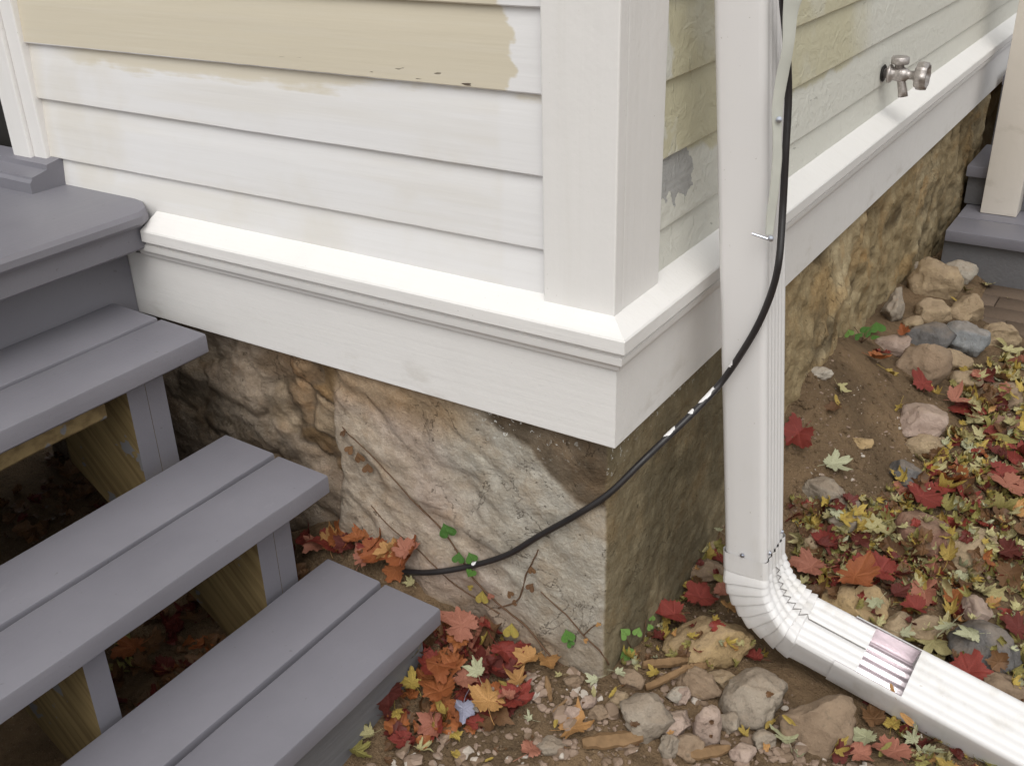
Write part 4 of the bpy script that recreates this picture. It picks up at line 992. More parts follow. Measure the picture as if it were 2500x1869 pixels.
def leaf_mesh(kind, curl, seed):
    rnd = random.Random(seed); n = 72 if kind != 'oval' else 28; rings = 5
    jit = [(rnd.gauss(0, .10), rnd.uniform(.72, 1.12), rnd.uniform(0, 6)) for _ in range(5)]; fold = rnd.choice([.03, .08, .25, .5]); torn = rnd.uniform(-3, 3); tw = rnd.choice([0, 0, .5])
    V = [(0, 0, 0)]; F = []; VE = [1.0]
    lob = [0, .9, -.9, 1.85, -1.85] if kind != 'oval' else [0, math.pi]
    for j in range(1, rings+1):
        for i in range(n):
            th = -math.pi+2*math.pi*(i+.5)/n; r = maple_r(th, kind, jit)*(1-tw*max(0, 1-abs(th-torn)/.3))*j/rings
            V.append((r*math.sin(th)*(.55 if kind == 'oval' else .95), r*math.cos(th), 0))
            dm = min(abs((th-c+math.pi) % (2*math.pi)-math.pi) for c in lob)*max(.15, j/rings); VE.append(max(0, 1-dm/.10)*.9)
    for i in range(n): F.append([0, 1+i, 1+(i+1) % n])
    for j in range(rings-1):
        for i in range(n): F.append([1+j*n+i, 1+(j+1)*n+i, 1+(j+1)*n+(i+1) % n, 1+j*n+(i+1) % n])
    out = []; off = Vector((seed*2.3, seed*.7, 1.3)); ca, sa = math.cos(rnd.uniform(-.7, .7)), math.sin(rnd.uniform(-.7, .7))
    k = curl*rnd.uniform(.7, 1.3); k2 = curl*rnd.uniform(-.35, .8)
    for (x, y, z) in V:
        a = x*ca+y*sa; b = -x*sa+y*ca
        if abs(k) > 1e-3: a2, z2 = math.sin(a*k)/k, (1-math.cos(a*k))/k
        else: a2, z2 = a, 0
        if abs(k2) > 1e-3: b2, z3 = math.sin(b*k2)/k2, (1-math.cos(b*k2))/k2
        else: b2, z3 = b, 0
        rr = math.hypot(x, y)
        zz = z2+z3+(.42 if kind == 'red' else .30)*rr*mnoise.noise(Vector((x*1.7, y*1.7, 0))+off)+fold*abs(x)+.11*rr*mnoise.noise(Vector((x*5, y*5, 3))+off)
        out.append((a2*ca-b2*sa, a2*sa+b2*ca, zz))
    # stalk
    b0 = len(out); m_ = 6; bx = rnd.uniform(-.25, .25)
    for i in range(m_+1):
        f = i/m_; c = Vector((bx*f*f, -.12-.75*f, .02+.10*f*rnd.uniform(.3, 1)))
        for q in range(4):
            a = q*math.pi/2; out.append(tuple(c+Vector((math.cos(a)*.014, 0, math.sin(a)*.014)))); VE.append(.6)
    for i in range(m_):
        for q in range(4): F.append([b0+i*4+q, b0+i*4+(q+1) % 4, b0+(i+1)*4+(q+1) % 4, b0+(i+1)*4+q])
    zmin = min(p[2] for p in out); return [(x, y, z-zmin*.6) for x, y, z in out], F, VE
LC = {'red': ((.26, .045, .032), (.19, .030, .022), (.11, .020, .014)), 'darkred': ((.14, .024, .018), (.10, .020, .014), (.06, .015, .010)), 'salmon': ((.37, .155, .10), (.31, .115, .075), (.22, .08, .055)), 'orange': ((.33, .115, .035), (.26, .075, .025), (.17, .05, .02)),
      'tan': ((.46, .25, .09), (.38, .20, .075), (.26, .13, .05)), 'brown': ((.17, .085, .035), (.12, .06, .03), (.07, .038, .02)), 'yellow': ((.44, .32, .07), (.34, .24, .06), (.20, .12, .04)), 'pale': ((.46, .42, .22), (.38, .33, .15), (.22, .16, .07)), 'palegreen': ((.46, .46, .31), (.38, .38, .23), (.25, .23, .12)),
      'olive': ((.29, .26, .075), (.23, .19, .06), (.13, .10, .035)), 'bluegrey': ((.30, .30, .38), (.27, .27, .35), (.22, .21, .28)), 'green': ((.085, .19, .03), (.06, .15, .028), (.04, .10, .02)), 'lightgreen': ((.20, .33, .08), (.15, .27, .06), (.10, .20, .05)), 'yellowgreen': ((.30, .28, .05), (.26, .22, .05), (.36, .12, .05))}
LM = {k: mat_leaf('leaf_'+k, *c) for k, c in LC.items()}
WORD = {'red': 'red', 'darkred': 'dark red', 'salmon': 'salmon pink', 'orange': 'orange', 'tan': 'tan orange', 'brown': 'brown', 'yellow': 'yellow', 'pale': 'pale yellow', 'palegreen': 'pale green', 'olive': 'olive', 'bluegrey': 'blue grey'}
_SHAPE = {}; _LME = {}
def leaf_data(kind, curl, var, colr):
    key = (kind, curl, var, colr)
    if key not in _LME:
        sk = (kind, curl, var)
        if sk not in _SHAPE: _SHAPE[sk] = leaf_mesh(kind, curl, hash(sk) % 9973 if False else int(abs(curl)*10)+var*13+{'red': 1, 'silver': 301, 'oval': 601}[kind])
        V, F, VE = _SHAPE[sk]; me = meshd('fallen_leaf', V, F); at = me.attributes.new('vein', 'FLOAT', 'POINT'); at.data.foreach_set('value', np.array(VE, np.float32))
        me.materials.append(LM[colr]); me.polygons.foreach_set('use_smooth', [True]*len(me.polygons)); _LME[key] = me
    return _LME[key]
rl = random.Random(5)
def leaf_xform(loc, nrm, size, tilt, yaw, lift):
    n = (nrm*.6+Vector((0, 0, .4))).normalized(); n = (n+Vector((rl.gauss(0, tilt), rl.gauss(0, tilt), 0))).normalized()
    q = n.to_track_quat('Z', 'Y').to_matrix() @ Matrix.Rotation(yaw, 3, 'Z')
    return Matrix.Translation(loc+n*lift) @ q.to_4x4() @ Matrix.Scale(size, 4)
def put_leaf(u, v, rpx, colr, kind, curl, label, group=None, yaw=None, tilt=.18, lift=.006, flip=False):
    loc, nrm = drop(u, v)
    if loc is None: return None
    wl = onwall(u, v, .012)                     # leaves blown up against the wall lean on it
    if wl is not None and (Vector(wl[0])-Vector(CAM)).length < (loc-Vector(CAM)).length:
        p = Vector(wl[0])
        if p.z-float(ground_h(p.x, p.y-.02)) > .075: return None
        loc, nrm = p, Vector(wl[1])*.5+Vector((0, 0, .6))
    elif group and loc.z-float(ground_h(loc.x, loc.y)) > .012 and rl.random() < .75: return None
    size = (1.38 if kind == 'red' else 1.22)*rpx*proj(loc)[2]/FPX
    o = link('fallen_leaf', leaf_data(kind, curl, rl.randrange(5), colr), None); o.matrix_world = leaf_xform(loc, nrm, size, tilt, rl.uniform(0, 6.28) if yaw is None else yaw, lift)
    tag(o, label, 'leaf', group); return o
K = .38689
FEAT = [  # crop, x, y, radius(crop px), colour, kind, curl, lift, label
 (8, 1220, 1570, 135, 'salmon', 'red', .3, .006, 'flat salmon pink maple leaf alone at the bottom edge'),
 (8, 1480, 1440, 120, 'tan', 'red', .5, .008, 'tan maple leaf left of the flat grey stone'),
 (8, 925, 1300, 150, 'tan', 'red', .5, .022, 'big tan orange maple leaf on top of the leaf heap'),
 (8, 770, 1340, 115, 'bluegrey', 'red', .7, .020, 'blue grey upturned maple leaf in the leaf heap'),
 (8, 1010, 990, 150, 'red', 'red', .5, .020, 'large deep red maple leaf high on the leaf heap'),
 (8, 770, 820, 112, 'salmon', 'red', .6, .028, 'dull salmon maple leaf at the back of the heap by the bottom tread'),
 (8, 895, 840, 100, 'red', 'red', .9, .028, 'bright red curled leaf at the back of the heap'),
 (8, 720, 930, 105, 'orange', 'red', .6, .024, 'rusty orange leaf under the dull salmon one'),
 (8, 590, 1410, 120, 'salmon', 'red', .4, .012, 'salmon pink maple leaf at the lower left of the heap'),
 (8, 400, 1510, 95, 'red', 'red', .6, .010, 'rose red leaf beside the steps at the lower left'),
 (8, 640, 1240, 125, 'orange', 'red', .5, .020, 'orange red maple leaf left of the blue grey one'),
 (8, 780, 1190, 100, 'salmon', 'red', .8, .028, 'salmon red folded leaf above the blue grey one'),
 (8, 720, 1060, 110, 'orange', 'red', .6, .022, 'orange maple leaf in the middle of the heap'),
 (8, 600, 1060, 95, 'orange', 'red', .8, .018, 'orange brown leaf at the left of the heap'),
 (8, 310, 1240, 95, 'darkred', 'red', .9, .026, 'dark red leaf standing against the bottom riser'),
 (8, 1100, 1270, 105, 'red', 'red', .8, .014, 'crimson crumpled leaf right of the big tan one'),
 (8, 1160, 950, 75, 'red', 'red', 1.1, .018, 'small red curled leaf at the right of the heap'),
 (8, 1215, 1010, 80, 'tan', 'red', .9, .016, 'tan curled leaf touching the foundation beside the heap'),
 (8, 1310, 1035, 75, 'tan', 'red', .9, .014, 'ochre folded leaf at the foot of the foundation'),
 (8, 1130, 1170, 85, 'tan', 'silver', .8, .018, 'pale tan papery leaf on the right of the heap'),
 (8, 890, 1090, 105, 'palegreen', 'silver', 1.2, .030, 'pale green curled leaf lying across the leaf heap'),
 (8, 450, 1190, 100, 'yellow', 'silver', 1.4, .022, 'yellow curled leaf against the bottom riser'),
 (8, 360, 1360, 95, 'yellow', 'silver', 1.1, .018, 'bright yellow forked leaf left of the salmon pink one'),
 (8, 110, 1450, 90, 'olive', 'silver', .8, .022, 'olive yellow pointed leaf leaning on the riser at the lower left'),
 (8, 200, 1480, 80, 'pale', 'silver', 1.2, .016, 'pale yellow folded leaf near the bottom riser'),
 (8, 640, 1345, 75, 'yellow', 'oval', 1.0, .022, 'small yellow leaf tucked under the orange red one'),
 (8, 725, 1475, 60, 'yellow', 'red', .6, .010, 'small dull yellow leaf below the blue grey one'),
 (8, 500, 1570, 85, 'pale', 'silver', .7, .008, 'pale yellow notched leaf below the salmon pink one'),
 (8, 735, 1600, 50, 'yellow', 'red', .5, .006, 'tiny pale yellow leaf at the bottom edge'),
 (8, 90, 1590, 85, 'olive', 'silver', 1.1, .010, 'olive leaf at the bottom left of the heap'),
 (8, 940, 1630, 40, 'yellow', 'oval', .5, .006, 'tiny bright yellow leaf scrap at the bottom edge'),
 (8, 1195, 1370, 70, 'palegreen', 'silver', 1.0, .008, 'whitish scrap of leaf below the crimson one'),
 (8, 560, 960, 80, 'pale', 'silver', 1.4, .034, 'pale yellow twisted leaf by the tread end at the top of the heap'),
 (8, 460, 1030, 90, 'yellow', 'silver', 1.6, .034, 'yellow green rolled leaf hanging over the bottom riser'),
 (8, 300, 1380, 60, 'darkred', 'red', .9, .014, 'dark red crumpled leaf under the yellow forked one'),
 (8, 860, 1400, 60, 'red', 'red', .8, .012, 'small scarlet leaf peeking from under the blue grey one'),
 (8, 1370, 1400, 45, 'yellow', 'oval', .9, .010, 'small yellow leaf stuck beside the tan maple leaf'),
 (8, 1400, 1110, 65, 'pale', 'silver', 1.4, .010, 'small pale rolled leaf at the foundation foot'),
 (8, 1610, 1130, 75, 'palegreen', 'silver', 1.3, .012, 'pale grey green leaf right of the foundation foot'),
 (8, 1700, 1080, 65, 'palegreen', 'silver', 1.3, .022, 'whitish folded leaf standing below the corner of the foundation'),
 (8, 1800, 1030, 70, 'yellowgreen', 'silver', 1.2, .020, 'yellow green leaf below the corner vine'),
 (8, 1985, 1100, 60, 'yellow', 'silver', 1.4, .012, 'thin yellow leaf on the long pale stick'),
 (8, 1740, 1190, 50, 'yellow', 'oval', 1.0, .010, 'small yellow leaf above the flat grey stone'),
 (8, 1600, 1210, 45, 'pale', 'oval', 1.0, .010, 'small whitish leaf scrap left of the flat grey stone'),
 (8, 160, 270, 90, 'orange', 'red', .9, .03, 'orange brown leaf behind the middle tread by the wall'),
 (8, 290, 320, 85, 'orange', 'red', 1.1, .03, 'rust orange folded leaf where the cable meets the wall'),
 (8, 465, 350, 90, 'salmon', 'red', .7, .03, 'salmon leaf lying on the cable end by the wall'),
 (8, 160, 385, 85, 'salmon', 'red', .7, .02, 'salmon leaf just behind the bottom tread'),
 (8, 40, 300, 80, 'darkred', 'red', .9, .02, 'dark red leaf in the gap behind the middle tread'),
 (8, 480, 490, 60, 'pale', 'silver', 1.2, .01, 'pale leaf behind the bottom tread end'),
 (7, 1980, 250, 90, 'red', 'red', .9, .02, 'red leaf deep in the gap under the middle tread'),
 (9, 130, 670, 90, 'red', 'red', .8, .03, 'scarlet leaf standing left of the elbow'),
 (9, 270, 630, 85, 'salmon', 'red', .9, .03, 'salmon red leaf touching the elbow on its left'),
 (9, 285, 735, 95, 'tan', 'red', 1.0, .03, 'light brown curled leaf under the elbow on the left'),
 (8, 2030, 740, 90, 'red', 'red', .9, .03, 'bright red leaf upright beside the ochre rock'),
 (9, 510, 1010, 85, 'red', 'silver', .9, .014, 'narrow red leaf pointing down below the elbow'),
 (6, 770, 1140, 100, 'red', 'red', .35, .006, 'single rose red maple leaf on the bare dirt beside the pipe'),
 (6, 980, 1335, 105, 'palegreen', 'silver', .3, .006, 'pale green star shaped leaf alone on the bare dirt'),
 (6, 1530, 845, 75, 'red', 'red', .8, .016, 'small red leaf on the front of the half buried boulder'),
 (6, 1010, 850, 60, 'pale', 'silver', 1.5, .008, 'thin pale curled leaf high on the bare dirt'),
 (6, 1000, 1000, 70, 'brown', 'red', 1.2, .012, 'brown curled leaf in the hollow of the bare dirt'),
 (6, 1000, 955, 45, 'yellow', 'oval', 1.0, .014, 'small orange yellow leaf over the brown curled one'),
 (6, 1430, 985, 85, 'yellow', 'silver', 1.0, .012, 'mustard yellow forked leaf beside the pinkish rock'),
 (6, 1330, 780, 90, 'yellow', 'silver', 1.3, .016, 'yellow spindly leaf on the half buried boulder'),
 (6, 1290, 660, 80, 'red', 'red', 1.0, .014, 'dull red leaf on the leaf cluster above the boulder'),
 (6, 1240, 690, 70, 'orange', 'red', 1.0, .014, 'orange leaf in the cluster above the boulder'),
 (6, 1440, 515, 50, 'orange', 'red', .9, .012, 'small orange leaf between the upright grey block and dark stone'),
 (6, 1735, 320, 50, 'yellow', 'oval', .9, .02, 'small yellow leaf caught behind the tan stones'),
 (6, 1960, 215, 75, 'pale', 'silver', 1.2, .012, 'pale yellow leaf on the paving below the back steps'),
 (6, 1820, 250, 55, 'pale', 'silver', 1.4, .012, 'pale rolled leaf at the corner of the paving'),
 (6, 2085, 290, 35, 'pale', 'oval', .9, .01, 'tiny pale leaf on the brick paving'),
 (6, 1820, 1050, 100, 'red', 'red', .8, .016, 'dusky red leaf in the right hand litter'),
 (6, 1740, 960, 90, 'salmon', 'red', .9, .018, 'salmon torn leaf above the dusky red one'),
 (6, 1530, 1570, 120, 'red', 'red', .8, .02, 'deep red leaf cluster piece at the lower edge of the dirt'),
 (6, 1640, 1540, 90, 'red', 'red', .9, .02, 'red leaf beside the deep red one in the litter'),
 (6, 2080, 1500, 110, 'salmon', 'red', .7, .014, 'large salmon leaf at the far right edge'),
 (9, 860, 440, 120, 'salmon', 'red', .7, .02, 'salmon brown maple leaf right of the elbow crimps'),
 (9, 1130, 510, 140, 'orange', 'red', .7, .024, 'big rust orange leaf over the ochre rock behind the elbow'),
 (9, 1290, 480, 110, 'red', 'red', .9, .022, 'blood red leaf right of the big rust orange one'),
 (9, 1380, 600, 90, 'darkred', 'red', .9, .02, 'dark red leaf above the tan rocks'),
 (9, 1490, 700, 95, 'red', 'red', .8, .02, 'red leaf lying over the tan rocks'),
 (9, 1740, 640, 95, 'orange', 'red', .9, .014, 'rust orange leaf right of the tan rocks'),
 (9, 1570, 580, 100, 'salmon', 'red', .7, .016, 'faded salmon leaf in the middle of the right hand litter'),
 (9, 1850, 1090, 125, 'red', 'red', .5, .016, 'brick red maple leaf just above the extension'),
 (9, 1620, 920, 110, 'pale', 'silver', 1.0, .016, 'broad pale yellow leaf just above the extension'),
 (9, 1440, 880, 70, 'palegreen', 'silver', 1.3, .03, 'whitish claw like leaf above the extension joint'),
 (9, 1770, 820, 110, 'palegreen', 'silver', .8, .018, 'pale green long leaf on the dark rock'),
 (9, 1270, 670, 85, 'palegreen', 'silver', 1.3, .024, 'pale green twisted leaf beside the ochre rock'),
 (9, 700, 1520, 130, 'palegreen', 'silver', .9, .010, 'large pale green leaf below the rounded grey rock'),
 (9, 770, 1610, 90, 'palegreen', 'silver', 1.4, .008, 'pale grey green leaf at the bottom edge'),
 (9, 1130, 1600, 115, 'salmon', 'red', .6, .010, 'salmon leaf at the bottom edge under the extension'),
 (9, 1370, 1600, 105, 'salmon', 'red', .7, .010, 'rosy salmon leaf at the bottom edge right of another'),
 (9, 1500, 1520, 130, 'palegreen', 'silver', 1.0, .014, 'pale green spidery leaf in the shade of the extension'),
 (9, 1360, 1420, 75, 'yellow', 'red', 1.0, .012, 'brownish yellow leaf below the extension joint'),
 (9, 1240, 1390, 80, 'brown', 'red', .9, .010, 'brown leaf under the extension'),
 (9, 735, 1370, 55, 'yellow', 'oval', .9, .010, 'bright yellow narrow leaf right of the rounded grey rock'),
 (9, 600, 1410, 65, 'yellow', 'oval', 1.4, .012, 'yellow curved leaf below the rounded grey rock'),
 (9, 430, 1480, 50, 'yellow', 'silver', 1.0, .008, 'small mustard leaf below the rounded grey rock'),
 (9, 1200, 1500, 65, 'palegreen', 'red', 1.0, .010, 'small grey green leaf beside the big brown grey rock'),
 (9, 110, 1230, 40, 'yellow', 'oval', .6, .012, 'tiny yellow leaf on the dark brown broken stone'),
 (9, 230, 200, 70, 'palegreen', 'silver', 1.0, .014, 'pale green leaf left of the lower pipe'),
 (9, 60, 560, 90, 'yellow', 'silver', 1.3, .02, 'yellow olive leaf left of the elbow'),
 (9, 215, 345, 75, 'yellow', 'silver', 1.4, .012, 'mustard curled leaf left of the pipe seam'),
 (9, 970, 250, 80, 'darkred', 'red', .8, .012, 'dark red leaf beside the small tan stone'),
]
for (cr, x, y, r_, colr, kind, curl, lift, label) in FEAT: put_leaf(*Z(cr, x, y), r_*K, colr, kind, curl, label, None, None, .16, lift)

# scattered repeats: leaves one could count but not tell apart, by colour and by patch
def scatter(P, n, mix, where, rmin, rmax, seed, lift=(.004, .022), curlr=(.5, 1.5)):
    rr = random.Random(seed); keys = [k_ for k_, _ in mix]; wt_ = [w_ for _, w_ in mix]
    for (u, v) in sample(P, n, rr):
        colr = rr.choices(keys, wt_)[0]; kind = 'red' if colr in ('red', 'darkred', 'salmon', 'orange', 'tan', 'brown') else rr.choice(['silver', 'silver', 'oval'])
        cu = rr.choice([.7, 1.2, 1.9]) if kind == 'red' else rr.choice([1.2, 2.0, 2.8]); wd = WORD[colr]
        put_leaf(u, v, rr.uniform(rmin, rmax)*sc, colr, kind, cu, f'{wd} {"curled " if kind != "red" else "maple "}leaf lost among others {where}', f'{wd} leaves {where}', None, .35, rr.uniform(*lift))
MIXR = [('pale', 6), ('palegreen', 1.5), ('yellow', 4.5), ('olive', 4), ('red', 1.0), ('darkred', 1.5), ('salmon', 1), ('orange', .8), ('brown', 3.5)]
scatter([(1740, 1130), (1940, 1090), (2060, 960), (2120, 800), (2230, 790), (2230, 1280), (2000, 1290), (1900, 1240), (1720, 1200)], 76, MIXR, 'in the litter right of the downspout', 21, 38, 31)
scatter([(2110, 740), (2230, 730), (2230, 1000), (2060, 960), (2000, 890)], 20, MIXR, 'below the brick paving at the right', 14, 26, 32)
scatter([(1720, 1200), (2230, 1250), (2230, 1500), (1980, 1400), (1880, 1330), (1740, 1230)], 32, MIXR, 'above the downspout extension', 18, 38, 33)
scatter([(1700, 1540), (1900, 1570), (2060, 1640), (2100, 1680), (1700, 1680)], 8, MIXR, 'under the downspout extension', 22, 40, 34)
scatter([(830, 1640), (860, 1440), (930, 1350), (1010, 1310), (1120, 1400), (1140, 1480), (1060, 1580), (950, 1600), (760, 1650)], 32, [('orange', 4), ('red', 3), ('salmon', 2), ('darkred', 3), ('yellow', 2), ('brown', 2)], 'in the heap by the bottom tread', 26, 44, 35, (.002, .016), (.6, 1.2))
scatter([(1400, 1370), (1480, 1270), (1560, 1100), (1566, 1250), (1590, 1330), (1540, 1360)], 12, MIXR, 'between the foundation and the elbow', 15, 28, 36)
scatter([(200, 1560), (300, 1350), (460, 1230), (640, 1170), (560, 1290), (400, 1400), (260, 1560)], 10, [('red', 3), ('orange', 3), ('brown', 3), ('yellow', 2), ('darkred', 3)], 'in the dark under the steps', 24, 44, 37)
scatter([(640, 1160), (700, 1150), (780, 1165), (930, 1195), (900, 1222), (800, 1212), (700, 1190)], 15, [('orange', 4), ('salmon', 3), ('brown', 2), ('red', 2), ('tan', 1)], 'in the drift behind the bottom tread', 26, 40, 38, (.004, .02), (.7, 1.6))
# the rest of the litter, past counting
rs = random.Random(77)
def litter(regs, name, label):
    V = []; F = []; VE = []; MI = []; mats = list(LM.keys()); mi = {k_: i for i, k_ in enumerate(mats)}
    for pix, mix, rmin, rmax in regs:
        for (u, v) in pix:
            loc, nrm = drop(u, v)
            if loc is None or (loc.z-float(ground_h(loc.x, loc.y)) > .012 and rs.random() < .6): continue
            colr = rs.choices([a for a, _ in mix], [b for _, b in mix])[0]; kind = 'red' if colr in ('red', 'darkred', 'salmon', 'orange', 'tan', 'brown') else 'silver'
            vv = rs.randrange(5); cc = rs.choice([1.0, 1.8]) if kind == 'red' else rs.choice([1.2, 2.0, 2.8]); leaf_data(kind, cc, vv, colr); sv_, sf_, se_ = _SHAPE[(kind, cc, vv)]
            T = leaf_xform(loc, nrm, rs.uniform(rmin, rmax)*proj(loc)[2]/FPX*sc, .4, rs.uniform(0, 6.28), rs.uniform(.0, .006)); b0 = len(V)
            V += [T @ Vector(p) for p in sv_]; F += [[b0+i for i in f] for f in sf_]; VE += se_; MI += [mi[colr]]*len(sf_)
    me = meshd(name, V, F)
    for k_ in mats: me.materials.append(LM[k_])
    at = me.attributes.new('vein', 'FLOAT', 'POINT'); at.data.foreach_set('value', np.array(VE, np.float32))
    me.polygons.foreach_set('material_index', MI); me.polygons.foreach_set('use_smooth', [True]*len(F))
    tag(link(name, me, None), label, 'leaf litter', None, 'stuff')
MIXD = [('brown', 4), ('olive', 3.5), ('tan', 1), ('darkred', 2), ('pale', 2), ('yellow', 1.5), ('red', 1), ('palegreen', 1)]
litter([(sample(RIGHT, 1500, rs), MIXD, 16, 32), (sample(RIGHT[:4]+[(2300, 740), (2500, 860), (2500, 1300), (1750, 1250)], 1150, rs), MIXR, 15, 32), (sample(MIDL, 90, rs), MIXD, 12, 26), (sample([(830, 1640), (860, 1440), (930, 1350), (1010, 1310), (1110, 1390), (1140, 1480), (1060, 1560), (950, 1600)], 60, rs), [('darkred', 3), ('brown', 3), ('orange', 2)], 22, 38), (sample(RUB, 40, rs), [('brown', 3), ('tan', 1)], 6, 14), (sample([(150, 1690), (300, 1300), (640, 1170), (700, 1250), (300, 1690)], 170, rs), [('brown', 6), ('darkred', 2), ('olive', 1), ('orange', .5)], 20, 38), (sample([(0, 1080), (140, 960), (240, 1060), (200, 1120), (0, 1200)], 60, rs), [('brown', 6), ('darkred', 1)], 16, 30)], 'leaf_litter', 'bits of faded and crumbled leaves covering the soil')  # under the steps, extra brown leaves added to darken the soil like shade
# two leaves resting on the extension
def on_pipe(crop, x, y, r_, colr, kind, curl, yaw, label, dpt):
    u, v = Z(crop, x, y); p = Vector(hit(u, v, 1, dpt)); toc = (Vector(CAM)-p).normalized(); n = (toc*.5+Vector((0, -.3, .7))).normalized()
    o = link('fallen_leaf', leaf_data(kind, curl, 1, colr), None)
    o.matrix_world = Matrix.Translation(p+n*.004) @ (n.to_track_quat('Z', 'Y').to_matrix() @ Matrix.Rotation(yaw, 3, 'Z')).to_4x4() @ Matrix.Scale(r_*K*proj(p)[2]/FPX, 4)
    tag(o, label, 'leaf')
on_pipe(9, 1370, 1190, 62, 'tan', 'oval', .6, .5, 'ochre leaf stuck on the cut opening of the extension', .255)
on_pipe(9, 1470, 1375, 85, 'tan', 'oval', .9, 1.1, 'tan leaf lying along the side of the extension', .243)

def on_cable(u, v, r_, colr, curl, yaw, label):
    p = min(cab_pts, key=lambda q: (proj(q)[0]-u)**2+(proj(q)[1]-v)**2); toc = (Vector(CAM)-p).normalized(); n = (toc*.5+Vector((0, -.2, .6))).normalized()
    o = link('fallen_leaf', leaf_data('red', curl, 2, colr), None)
    o.matrix_world = Matrix.Translation(p+Vector((0, -.006, .0065))) @ (n.to_track_quat('Z', 'Y').to_matrix() @ Matrix.Rotation(yaw, 3, 'Z')).to_4x4() @ Matrix.Scale(r_*K*proj(p)[2]/FPX, 4)
    tag(o, label, 'leaf')
on_cable(918, 1386, 92, 'salmon', .7, .8, 'salmon leaf hiding the buried end of the cable')
on_cable(975, 1380, 85, 'orange', 1.0, 2.6, 'rusty leaf perched on the cable against the wall')

# ------------------------------------------------------------------ vines on the foundation
def stem(mb, crop, pts, r0, r1):
    P = [onwall(*Z(crop, *p), .0025) for p in pts]; P = [Vector(p[0]) for p in P if p]
    if len(P) < 2: return
    Q = catmull(P, 5); Q = [q+Vector((.0015*mnoise.noise(q*60), .001*mnoise.noise(q*55), .0015*mnoise.noise(q*50+Vector((3, 1, 2))))) for q in Q]
    mb.tube(Q, list(np.linspace(r0, r1, len(Q))), 6)
def heart():
    V = []; F = []; VE = []; n = 30; rings = 4; V.append((0, .25, 0)); VE.append(1)
    for j in range(1, rings+1):
        for i in range(n):
            t = 2*math.pi*i/n; x = 16*math.sin(t)**3/17; y = -(13*math.cos(t)-5*math.cos(2*t)-2*math.cos(3*t)-math.cos(4*t))/17+.25
            f = j/rings; X, Y_ = x*f, .25+(y-.25)*f
            V.append((X, Y_, .10*abs(X)-.12*X*X-.10*(Y_-.25)**2+.03*math.sin(X*7+Y_*5))); VE.append(max(0, 1-abs(X)/.08))
    for i in range(n): F.append([0, 1+i, 1+(i+1) % n])
    for j in range(rings-1):
        for i in range(n): F.append([1+j*n+i, 1+(j+1)*n+i, 1+(j+1)*n+(i+1) % n, 1+j*n+(i+1) % n])
    return V, F, VE
HV, HF, HE = heart(); _HM = {}
def heart_me(colr):
    if colr not in _HM:
        me = meshd('vine_leaf', HV, HF); at = me.attributes.new('vein', 'FLOAT', 'POINT'); at.data.foreach_set('value', np.array(HE, np.float32)); me.materials.append(LM[colr]); me.polygons.foreach_set('use_smooth', [True]*len(HF)); _HM[colr] = me
    return _HM[colr]
def vleaf(par, crop, x, y, r_, colr, yaw, seed, tilt=.35):
    h = onwall(*Z(crop, x, y), .012)
    if h is None: return
    p, n = h; rr = random.Random(seed); toc = (Vector(CAM)-p).normalized(); n2 = (n*.5+toc*.6+Vector((rr.gauss(0, tilt), rr.gauss(0, tilt), rr.gauss(0, tilt)))*.5).normalized()
    up = Vector((0, 0, 1)); xx = up.cross(n2).normalized(); yy = n2.cross(xx)
    R_ = Matrix((xx, yy, n2)).transposed() @ Matrix.Rotation(yaw, 3, 'Z')
    o = bpy.data.objects.new('leaf', heart_me(colr)); COL.objects.link(o); o.parent = par; o.matrix_parent_inverse = Matrix.Translation(-par.location)
    o.matrix_basis = Matrix.Translation(p) @ R_.to_4x4() @ Matrix.Scale(r_*K*proj(p)[2]/FPX, 4)
vb = Vector(onwall(*Z(8, 1690, 1000))[0]); v1 = empty('climbing_vine', tuple(vb), 'thin vine with a few heart shaped leaves climbing across the front foundation', 'vine')
mb = MB()
stem(mb, 8, [(1690, 1010), (1640, 920), (1540, 825), (1450, 715), (1370, 640), (1270, 550)], .0018, .0010)
stem(mb, 8, [(1560, 1110), (1430, 1030), (1330, 955), (1250, 850), (1180, 770), (1070, 680), (960, 590), (830, 445), (740, 290), (640, 150), (560, 70), (500, 5)], .0021, .0014)
stem(mb, 5, [(570, 1654), (450, 1535), (340, 1410), (210, 1275), (90, 1160), (20, 1090)], .0013, .0010)
stem(mb, 8, [(1010, 690), (900, 620), (720, 500), (600, 390), (500, 290), (330, 150), (200, 10)], .0015, .0010)
stem(mb, 8, [(1000, 655), (1100, 620), (1150, 560), (1180, 440), (1225, 350), (1255, 285)], .0017, .0011)
stem(mb, 8, [(1540, 825), (1600, 770), (1650, 740)], .0013, .0008)
mb.build('stem', M_BARK, v1, True)
for i, (x, y, r_, c_, yw) in enumerate([(700, 160, 62, 'green', .4), (772, 335, 44, 'green', -.2), (840, 335, 44, 'green', .3), (850, 408, 38, 'green', 2.6), (850, 500, 24, 'yellowgreen', 1.2), (918, 592, 50, 'yellowgreen', .2), (972, 562, 28, 'salmon', .5), (1095, 800, 56, 'yellowgreen', 0), (1460, 825, 50, 'green', .2), (1470, 865, 30, 'green', .9), (1232, 410, 30, 'brown', .3), (1208, 510, 34, 'brown', -.4), (1095, 560, 28, 'brown', .9), (1130, 610, 22, 'brown', 2), (1640, 740, 20, 'tan', .3), (1575, 840, 20, 'tan', 1.3)]): vleaf(v1, 8, x, y, r_, c_, yw, i)
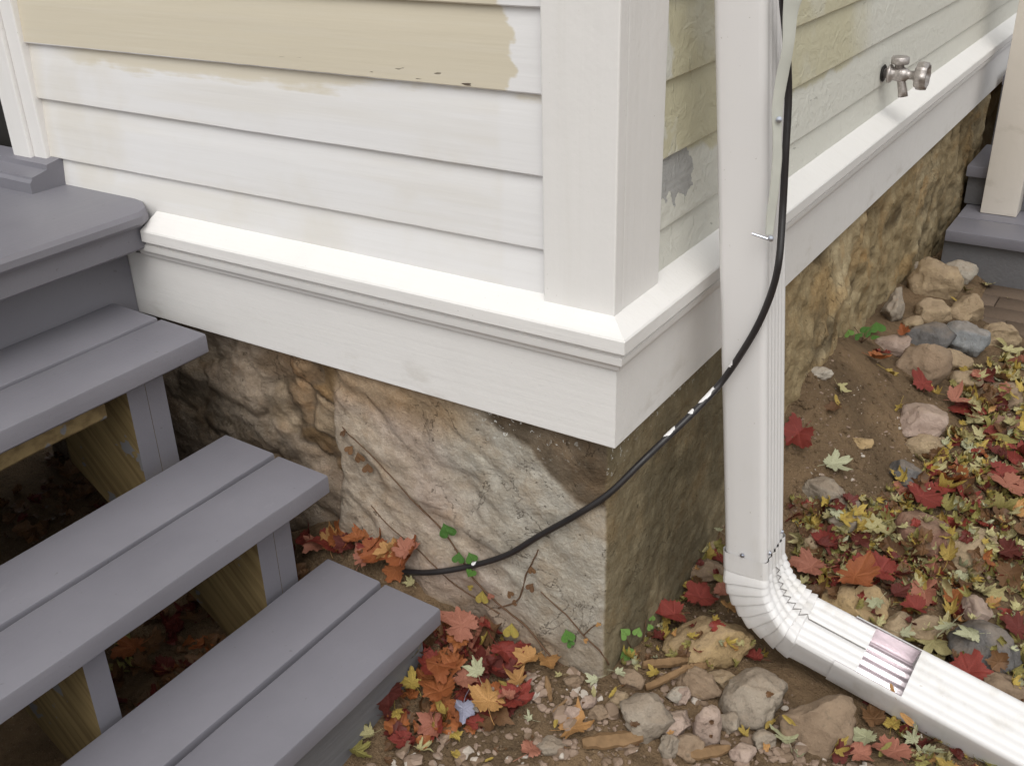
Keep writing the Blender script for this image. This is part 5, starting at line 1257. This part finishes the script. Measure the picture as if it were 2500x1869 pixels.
for i, (x, y, r_, c_, yw) in enumerate([(40, 1130, 34, 'brown', .3), (75, 1225, 36, 'brown', -.5), (160, 1275, 42, 'brown', .4), (205, 1345, 38, 'brown', -.2)]): vleaf(v1, 5, x, y, r_, c_, yw, 40+i, .8)
vb = Vector(onwall(*Z(8, 1880, 930))[0]); v2 = empty('ivy_seedling', tuple(vb), 'little light green seedling leaves at the dark side of the foundation corner', 'plant')
mb = MB(); stem(mb, 8, [(1890, 1000), (1900, 900), (1915, 800), (1925, 730)], .0013, .0009); stem(mb, 8, [(1885, 980), (1830, 900), (1790, 830)], .0012, .0008); mb.build('stem', M_BARK, v2, True)
for i, (x, y, r_, c_, yw) in enumerate([(1770, 812, 46, 'lightgreen', .4), (1842, 800, 36, 'lightgreen', -.5), (1790, 955, 66, 'lightgreen', .9), (1920, 778, 26, 'lightgreen', .1), (1932, 715, 26, 'lightgreen', -.3)]): vleaf(v2, 8, x, y, r_, c_, yw, 60+i)
vb = Vector(drop(*Z(6, 1170, 560))[0]); v3 = empty('weed', tuple(vb), 'small green weed growing against the side foundation above the dirt slope', 'plant')
mb = MB()
for i in range(5):
    a = i*1.25; mb.tube([vb, vb+Vector((.02*math.cos(a), .02*math.sin(a), .025)), vb+Vector((.045*math.cos(a), .045*math.sin(a), .035))], [.0012, .001, .0008], 6)
mb.build('stem', M_BARK, v3, True)
for i, (x, y, r_, c_, yw) in enumerate([(1240, 510, 55, 'green', .4), (1160, 530, 45, 'green', -.5), (1060, 545, 36, 'lightgreen', .9), (1210, 560, 40, 'green', .1), (1120, 560, 30, 'green', 1.3)]):
    l_, n_ = drop(*Z(6, x, y)); p = l_+Vector((.012, 0, .02)); toc = (Vector(CAM)-p).normalized(); n2 = (toc*.5+Vector((random.gauss(0, .3), random.gauss(0, .3), .6))).normalized()
    o = bpy.data.objects.new('leaf', heart_me(c_)); COL.objects.link(o); o.parent = v3; o.matrix_parent_inverse = Matrix.Translation(-v3.location)
    o.matrix_basis = Matrix.Translation(p) @ (n2.to_track_quat('Z', 'Y').to_matrix() @ Matrix.Rotation(yw, 3, 'Z')).to_4x4() @ Matrix.Scale(r_*K*proj(p)[2]/FPX, 4)
